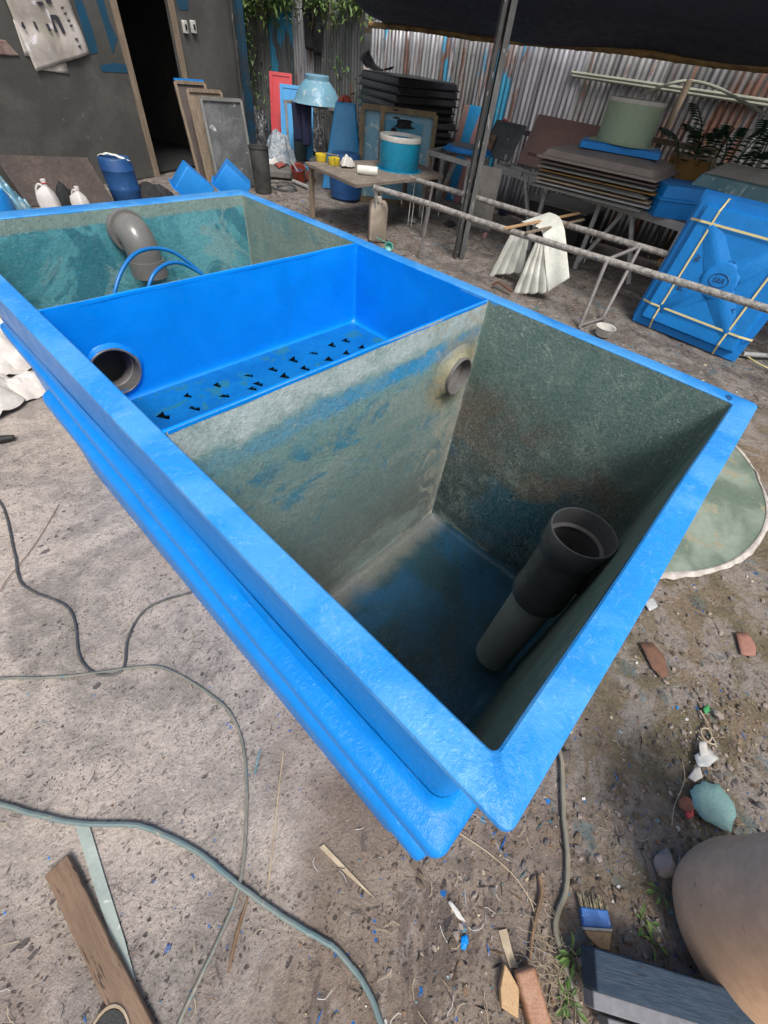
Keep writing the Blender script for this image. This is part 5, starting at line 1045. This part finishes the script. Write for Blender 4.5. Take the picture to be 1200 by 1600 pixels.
# stack of lids
S0 = at(1000, 336, .70)
lm = ['greylid', 'steel_l', 'tanlid', 'greylid', 'ochre', 'greylid', 'board', 'brownlid']; nm = ['lowest', 'second from the bottom, pale grey', 'third from the bottom, tan', 'fourth from the bottom', 'fifth from the bottom, ochre', 'sixth from the bottom', 'seventh from the bottom, dark', 'topmost, brown-grey with raised centre']
ang = .10
for i in range(8):
    lab = 'flat mould lid in the stack on the steel table, ' + nm[i]; t = thing('mould_lid', lab, 'lid', (0, 0, 0), 0, 'lids stacked on the steel table')
    hx_, hy_ = .48, .62; c = V((S0.x + hx_ - .04, S0.y + hy_ + .03, .72 + .034 * i)) + V((random.uniform(-.03, .03), random.uniform(-.04, .04), 0))
    Mx = Matrix.Translation(c) @ Matrix.Rotation(ang + random.uniform(-.03, .03), 4, 'Z')
    if i < 7: lv = [(0, 0, hx_, hy_, .02, 0), (0, 0, hx_, hy_, .02, .012), (0, 0, hx_ - .05, hy_ - .05, .02, .014), (0, 0, hx_ - .08, hy_ - .08, .02, .030)]
    else: lv = [(0, 0, hx_ + .02, hy_ + .02, .02, 0), (0, 0, hx_ + .02, hy_ + .02, .02, .02), (0, 0, hx_ - .02, hy_ - .02, .02, .026), (0, 0, hx_ - .05, hy_ - .05, .03, .075), (0, 0, hx_ - .20, hy_ - .20, .03, .115), (0, 0, .03, .03, .01, .12)]
    g = G(); g.rl(lv, Mx, True, True); obj('lid_shell', g, M[lm[i]], t)
ztop = .72 + .034 * 7
g = G(); cc_ = V((S0.x + .45, S0.y + .62, ztop + .125)); Mx = Matrix.Translation(cc_) @ Matrix.Rotation(.35, 4, 'Z'); g.rl([(0, 0, .22, .40, .02, 0), (0, 0, .22, .40, .02, .05), (0, 0, .19, .37, .02, .06)], Mx, True, True); obj('blue_flat_box', g, M['gel_lid'], label='flat bright blue moulded piece on the lid stack under the green drum', cat='moulded piece')
dg = thing('green_drum', 'pale green laminate ring drum standing on top of the lid stack', 'drum', cc_ + Z * .062); c = cc_ + V((.06, .02, .062))
g = G(); g.lathe([(.272, 0), (.275, .28), (.277, .325), (.271, .325), (.266, 0)], c, (-.02, .01, 1), 56, wob=.012); obj('ring_wall', g, M['green'], dg)
g = G(); g.lathe([(.268, .005), (.315, .01), (.33, .0), (.315, -.001), (.268, -.001)], c, seg=70, wob=.2); obj('ragged_flange', g, M['green'], dg)
g = G(); g.lathe([(.2765, .298), (.280, .30), (.281, .328), (.275, .332), (.269, .328)], c, (-.02, .01, 1), 70, wob=.02); obj('white_edge', g, M['white'], dg)
# leaning pinkish board and others
tray(V((6.35, 3.55, .74)), V((-.1, -1, 0)).normalized(), V((1, 0, 0)), .95, .52, .5, M['pinklid'], 'pinkish_tray', 'dusty pinkish tray leaning on the fence side behind the lid stack', -.05, .1)
tray(V((6.3, 4.12, .74)), V((-.1, -1, 0)).normalized(), V((1, 0, 0)), .50, .42, .7, M['glossy'], 'white_edged_tray', 'grey tray with white edge leaning left of the pinkish one', .06, .03)
g = G(); c = V((6.25, 4.15, .74)); g.sheet(lambda u, v: c + V((.1 * v, -.2 * u, .22 * v + .03 * mn.noise(V((u * 4, v * 4, 0))))), 10, 10); obj('brown_paper', g, pm('brown paper', (.26, .17, .11), (.10, .07, .05), 20, rough=.8), solid=.004, label='crumpled brown paper right of the steel post on the table', cat='paper')
g = G(); c = atx(788, 192, 6.6); g.stone(c, .05, .7, 2); obj('red_knot', g, M['red'], label='small bright red knot above the crumpled brown paper', cat='knot')
g = G(); g.beam(atx(782, 196, 6.9), atx(838, 212, 6.9), .05, .05); obj('mauve_bar', g, pm('mauve', (.22, .16, .20), rough=.6), label='mauve rail behind the white-edged tray', cat='rail')
for px, w_, h_, mt, lab in ((712, .22, .75, 'ltblue', 'faded blue board'), (726, .12, .7, 'pink', 'thin pinkish board'), (738, .14, .8, 'trans', 'pale green narrow board'), (703, .16, .68, 'pinklid', 'dark red-brown board')):
    p = atx(px, 215, 6.95); p.z = 0; g = G(); g.prism([p, p + V((.02, -w_, 0)), p + V((.2, -w_ - .02, 1.05 + h_ * .12)), p + V((.2, -.02, 1.05 + h_ * .12))], .02, (1, 0, 0)); obj('leaning_board', g, M[mt], label=lab + ' standing against the fence right of the black lids', cat='board')
g = G(); g.beam(atx(1020, 218, 6.9), atx(1120, 238, 6.9), .10, .05); obj('old_rail', g, M['wood'], label='weathered horizontal rail on the fence right of the green drum', cat='rail')
t = thing('ochre_mould', 'ochre mould in a wooden frame standing between lid stack and tropical plant', 'mould', (6.6, 1.4, 0)); A_ = atx(1045, 262, 6.7)
g = G(); Pq = [atx(1050, 240, 6.9), atx(1115, 250, 6.8), atx(1095, 330, 6.3), atx(1020, 330, 6.3)]; g.prism(Pq, .02, (1, 0, -.2)); obj('ochre_panel', g, M['ochre'], t)
for a_, b_ in ((0, 1), (1, 2)): g = G(); g.beam(Pq[a_], Pq[b_], .05, .05); obj('frame_bar', g, M['wood'], t)
t = thing('ribbed_mould', 'large ochre ribbed mould leaning in the shade under the steel table', 'mould', at(985, 390)); A_ = at(940, 372); B_ = at(1050, 418); d = (B_ - A_).normalized(); n_ = V((.9, .3, 0))
g = G(); g.prism([A_, B_, B_ + n_ * .35 + Z * .5, A_ + n_ * .35 + Z * .5], .02, n_); obj('ochre_shell', g, M['ochre'], t)
g = G(); g.beam(A_.lerp(B_, .7) - n_ * .015, A_.lerp(B_, .45) + n_ * .34 + Z * .5, .06, .03); obj('rib', g, M['ochre'], t)
g = G(); g.prism([A_ + n_ * -.02 - d * .15, A_ - d * .02 - n_ * .02, A_ + n_ * .25 + Z * .5, A_ - d * .15 + n_ * .25 + Z * .5], .01, n_); obj('teal_panel', g, M['trans'], t)
t = thing('dark_crate', 'black box in the deep shade under the left half of the steel table', 'crate', (6.5, 2.8, 0)); g = G(); g.box((6.5, 2.75, .22), (.6, .8, .44)); obj('crate_shell', g, M['black'], t, bevel=.01); g = G(); g.box((6.5, 2.75, .455), (.64, .84, .03)); obj('crate_lid', g, M['greylid'], t, bevel=.006)
# blue boxes far right
def bluebox(c, hx_, hy_, h_, rz, lab):
    t = thing('blue_lidded_box', lab, 'box', c, 0, 'blue moulded boxes at the right'); Mx = Matrix.Translation(c) @ Matrix.Rotation(rz, 4, 'Z')
    g = G(); g.rl([(0, 0, hx_ - .03, hy_ - .03, .03, 0), (0, 0, hx_ - .015, hy_ - .015, .03, h_ * .55)], Mx, True, False); obj('lower_shell', g, M['gel_lid'], t)
    g = G(); g.rl([(0, 0, hx_ - .014, hy_ - .014, .03, h_ * .55 - .004), (0, 0, hx_, hy_, .03, h_ * .55), (0, 0, hx_, hy_, .03, h_ * .62), (0, 0, hx_ - .02, hy_ - .02, .03, h_ * .64), (0, 0, hx_ - .03, hy_ - .03, .03, h_), (0, 0, hx_ - .05, hy_ - .05, .03, h_ + .006)], Mx, False, True); obj('upper_shell', g, M['gel_lid'], t)
bb = at(1038, 335, .62)
bluebox(V((6.05, .42, .0)), .34, .38, .90, .05, 'large blue moulded box behind the strapped lids, mostly hidden')
bluebox(V((5.94, 1.38, .70)), .31, .27, .25, rad(-48.7), 'blue moulded box on the right end of the steel table')
# strapped pile of blue lids, leaning
def leanlid(A_, B_, off, Hh, lean, name, lab, straps):
    d = (B_ - A_).normalized(); W_ = (B_ - A_).length; n_ = Z.cross(d).normalized()
    if n_.x < 0: n_ = -n_
    up = (Z + n_ * lean).normalized(); o = d.cross(up)
    if o.dot(n_) > 0: o = -o
    A_ = A_ + n_ * off; Mx = Matrix((d, up, d.cross(up))).transposed().to_4x4(); s = 1 if d.cross(up).dot(o) > 0 else -1
    Mx.translation = A_ + d * W_ / 2 + up * Hh / 2
    t = thing(name, lab, 'lid', A_, 0, 'strapped blue lids leaning at the right'); hx_, hy_ = W_ / 2, Hh / 2; bh = .07
    g = G(); g.rl([(0, 0, hx_ - .003, hy_ - .003, .01, -.006 * s), (0, 0, hx_, hy_, .01, 0), (0, 0, hx_, hy_, .01, .008 * s), (0, 0, hx_ - .055, hy_ - .055, .015, .010 * s), (0, 0, hx_ - .075, hy_ - .075, .02, bh * s), (0, 0, hx_ - .11, hy_ - .11, .03, (bh + .004) * s), (0, 0, .02, .02, .01, (bh - .01) * s)], Mx, True, True, 5); obj('lid_shell', g, M['gel_lid'], t)
    if straps:
        zf = bh * s
        for sx in (-1, 1):           # raised X of ribs
            for sy in (-1, 1):
                g = G(); c0 = V((sx * .08, sy * .09, zf + .0 * s)); c1 = V((sx * (hx_ - .19), sy * (hy_ - .19), zf)); dd = (c1 - c0).normalized(); nn = V((-dd.y, dd.x, 0))
                L = [[Mx @ (c + nn * (-.085 * k)), Mx @ (c + nn * (-.03 * k) + V((0, 0, .014 * s))), Mx @ (c + V((0, 0, .019 * s))), Mx @ (c + nn * (.03 * k) + V((0, 0, .014 * s))), Mx @ (c + nn * (.085 * k))] for c, k in ((c0, 1.1), (c1, .8), (c1 + dd * .05 - V((0, 0, .03 * s)), .3))]
                g.loft(L, False); obj('cross_rib', g, M['gel_lid'], t)
        g = G(); g.lathe([(.14, .012), (.13, .018), (.115, .021), (.001, .022)], Mx @ V((0, 0, zf - .002 * s)), Mx.to_3x3() @ V((0, 0, s)), 28); hub = obj('centre_boss', g, M['gel_lid'], t)
        g = G(); g.tube([Mx @ V((.075 * math.cos(a_), .05 * math.sin(a_), zf + .0215 * s)) for a_ in (6.2832 * k / 32 for k in range(33))], .0035, 6); obj('oval_mark', g, M['bluebar'], hub)
        dn = Mx.to_3x3() @ V((0, 0, s)); upv = Mx.to_3x3() @ V((0, 1, 0)); rg = upv.cross(dn)
        text('S&R', .055, Mx @ V((0, 0, zf + .0212 * s)), rg, upv, M['bluebar'], hub)
        Lp = Mx @ V((0, 0, zf + .006 * s)) - rg * (hx_ - .24)
        text('IV', .06, Lp + upv * .10, upv, -rg, M['ink'], t); text('JR', .06, Lp - upv * .13, upv, -rg, M['ink'], t)
        text('A', .055, Mx @ V((0, 0, zf + .006 * s)) + rg * (hx_ - .26) - upv * .16, upv, -rg, M['bluebar'], t)
        def strap(p, q, zz=.012):
            # strap laid over face and turned round both edges
            pts = [V((p[0], p[1], -.03 * s)), V((p[0], p[1], .012 * s)), V((p[0] * (1 if p[0] == q[0] else .80), p[1] * (1 if p[1] == q[1] else .82), (bh + .014) * s)), V((q[0] * (1 if p[0] == q[0] else .80), q[1] * (1 if p[1] == q[1] else .82), (bh + .014) * s)), V((q[0], q[1], .012 * s)), V((q[0], q[1], -.03 * s))]
            g = G(); dd = (V(q) - V(p)).normalized(); nn = V((-dd.y, dd.x, 0)) * .008
            L = [[Mx @ (v - nn), Mx @ (v + nn)] for v in pts]; g.loft(L, False); obj('strap', g, M['strap'], t, solid=.0012, flat=True)
        e = .006
        for sx in (-.62, .62): strap((sx * hx_, -hy_ - e, 0), (sx * hx_, hy_ + e, 0))
        for sy in (-.62, .66): strap((-hx_ - e, sy * hy_, 0), (hx_ + e, sy * hy_, 0))
    return t
A_, B_ = at(988, 500), at(1158, 570); B_ = A_ + (B_ - A_).normalized() * .98
leanlid(A_, B_, .0, 1.03, .17, 'strapped_lid', 'front bright blue lid with crossed yellow straps leaning at the right', True)
leanlid(A_ + V((.0, .03, .02)), B_ + V((0, .03, .02)), .05, 1.02, .17, 'strapped_lid', 'second blue lid, just behind the front strapped one', False)
leanlid(A_ + V((.0, .05, .03)), B_ + V((0, .05, .03)), .10, 1.02, .17, 'strapped_lid', 'rearmost blue lid of the strapped pile', False)
# pale translucent lid on top
Tz = 1.0; Pq = [at(1100, 281, Tz), at(1215, 305, Tz), None, None]
pl_ = thing('translucent_tray', 'pale translucent fibreglass lid lying on top of the blue boxes at the right', 'lid', Pq[0]); ctr = at(1160, 285, Tz); Mx = Matrix.Translation((6.32, .86, .985)) @ Matrix.Rotation(-.05, 4, 'Z') @ Matrix.Rotation(-.10, 4, 'Y')
g = G(); g.rl([(0, 0, .40, .48, .02, 0), (0, 0, .385, .465, .02, .004), (0, 0, .34, .42, .03, .09), (0, 0, .31, .39, .03, .10), (0, 0, .26, .34, .03, .085)], Mx, False, True); obj('lid_shell', g, M['trans'], pl_)
g = G(); g.rl([(0, 0, .312, .392, .03, .1015), (0, 0, .15, .2, .03, .103)], Mx, False, True); obj('whitish_top', g, M['white'], pl_)
g = G(); g.tube(gl([(1150, 555), (1165, 556), (1185, 568), (1215, 582)], .012), .006, 6, True, 5); obj('yellow_rope', g, M['strap'], label='yellow cord on the ground by the corner of the strapped lid', cat='cord')
g = G(); g.tube([at(1160, 553, .03), at(1260, 560, .03)], .022, 10); obj('grey_pipe_piece', g, M['steel_l'], label='grey pipe lying on the ground behind the strapped lid corner', cat='pipe')
# ================================================================== PLANTS AT THE BACK
def cloud(g, c, R_, n, L, seed=0, droop=.3):
    for i in range(n):
        v = V((random.gauss(0, .45), random.gauss(0, .45), random.gauss(0, .45))); p = V((c[0] + v.x * R_[0], c[1] + v.y * R_[1], c[2] + v.z * R_[2]))
        if mn.noise(p * 2.5 + V((seed, 0, 0))) < -.12: continue
        d = V((random.gauss(0, 1), random.gauss(0, 1), random.gauss(-droop, .6))).normalized(); l = L * random.uniform(.5, 1.3); g.leaf(p, d, l, l * random.uniform(.3, .5))
cv = thing('creeper', 'green creeper spilling over the top of the left part of the fence', 'creeper', (FX, 9, 0)); g = G()
for yy, zz, n in ((11.6, 1.85, 1300), (10.7, 1.9, 1500), (9.9, 1.88, 1300), (9.2, 1.92, 1300), (8.6, 1.94, 1100), (7.9, 1.92, 1000), (7.4, 1.98, 500)): cloud(g, (FX - .02, yy, zz + .18), (.35, .8, .35), n, .10, yy)
obj('leaves', g, M['leafl'], cv, flat=True); g = G()
for yy, n in ((11.8, 1200), (11.0, 900), (10.5, 500)): cloud(g, (FX - .25, yy, 1.1), (.35, .6, 1.1), n, .10, yy)
obj('hanging_leaves', g, M['leaf'], cv, flat=True)
g = G()
for k in range(26):
    yy = random.uniform(7.3, 12); p = V((FX - .03, yy, 2.15)); g.tube([p, p + V((-.08, .03, .05)), p + V((-.12, random.uniform(-.2, .2), -random.uniform(.15, .6)))], .005, 4, False, 4)
obj('stems', g, M['twig'], cv)
g = G(); sh = thing('fence_shrub', 'small green shrub at the foot of the fence right of the metal stand', 'shrub', (6.95, 7.7, 0)); cloud(g, (6.95, 7.7, .85), (.25, .3, .7), 500, .09, 3); obj('leaves', g, M['leaf'], sh, flat=True); g = G(); g.tube([(6.95, 7.7, 0), (6.97, 7.68, .5), (6.92, 7.72, 1)], .012, 6); obj('stem', g, M['twig'], sh)
bt = thing('tree_behind_fence', 'leafy tree showing above the left end of the fence', 'tree', (8.6, 12, 0)); g = G()
for cc in ((8.4, 12.4, 2.6), (8.7, 11, 2.9), (8.5, 9.7, 2.8), (9, 13.6, 2.2), (8.2, 13.5, 1.2)): cloud(g, cc, (.9, 1.0, 1.0), 1500, .16, cc[1])
obj('crown', g, M['leafl'], bt, flat=True); g = G(); g.tube([(8.8, 11.8, 0), (8.75, 11.7, 1.2), (8.6, 11.6, 2.6)], lambda t: .12 - .06 * t, 10, True, 4); obj('trunk', g, M['twig'], bt)
pp = thing('tropical_plant', 'dark tropical plant with long leaflets against the fence at the right edge', 'plant', (6.85, 1.2, 0)); g = G(); gs = G()
for k in range(12):
    a_ = random.uniform(2.0, 4.6); b0 = V((6.95, 1.2 + random.uniform(-.45, .45), 0.2)); tip = b0 + V((math.cos(a_) * .3, math.sin(a_) * .55 + .05, random.uniform(.95, 1.3))); mid = (b0 + tip) / 2 + V((0, 0, .35)); S_ = smooth([b0, mid, tip], 10); gs.tube(S_, .007, 5, True)
    for i, q in enumerate(S_[8:]):
        dd = (S_[min(8 + i + 1, len(S_) - 1)] - S_[8 + i - 1]).normalized(); sd_ = dd.cross(Z).normalized()
        for s_ in (-1, 1): g.leaf(q, sd_ * s_ + dd * .5 - Z * .25, .17, .04)
obj('leaflets', g, M['leafd'], pp, flat=True); obj('stems', gs, M['leafd'], pp)
# dark clothes hanging on the fence
ch = thing('black_trousers', 'black trousers hung over the bright strip of fence', 'trousers', atx(478, 30, FX - .1)); c = atx(472, -8, FX - .06)
g = G()
def leg_(y0, y1, zb, ph):
    def fn(u, v): return V((FX - .06 - .04 * math.sin(u * 3.14) - .015 * math.sin(v * 9 + ph), c.y + y0 + (y1 - y0) * u + .04 * math.sin(v * 5 + ph) * v, c.z - v * zb + .02 * mn.noise(V((u * 4, v * 4, ph)))))
    g.sheet(fn, 12, 16)
leg_(-.02, -.26, .62, 0); leg_(-.27, -.50, .66, 2); obj('legs', g, M['blackcloth'], ch, solid=.012)

# ================================================================== LIGHT
w = bpy.data.worlds.new('World'); sc.world = w; w.use_nodes = True; t = w.node_tree; t.nodes.clear()
sk = t.nodes.new('ShaderNodeTexSky'); sk.sky_type = 'NISHITA'; sk.sun_disc = False; sk.sun_elevation = rad(58); sk.sun_rotation = rad(212); sk.air_density = 1; sk.dust_density = 4
hs = t.nodes.new('ShaderNodeHueSaturation'); hs.inputs['Saturation'].default_value = .25
bg = t.nodes.new('ShaderNodeBackground'); bg.inputs[1].default_value = .125; o_ = t.nodes.new('ShaderNodeOutputWorld')
t.links.new(sk.outputs[0], hs.inputs['Color']); t.links.new(hs.outputs[0], bg.inputs[0]); t.links.new(bg.outputs[0], o_.inputs[0])
sd = bpy.data.lights.new('sun', 'SUN'); sd.energy = 2.3; sd.angle = rad(18); sd.color = (1, .97, .93); so = bpy.data.objects.new('sun', sd); col.objects.link(so)
az = rad(212); el = rad(58); dirv = V((math.sin(az) * math.cos(el), math.cos(az) * math.cos(el), math.sin(el))); so.rotation_euler = dirv.to_track_quat('Z', 'Y').to_euler()
sc.view_settings.view_transform = 'Standard'; sc.view_settings.look = 'None'; sc.view_settings.exposure = .25; sc.view_settings.gamma = 1
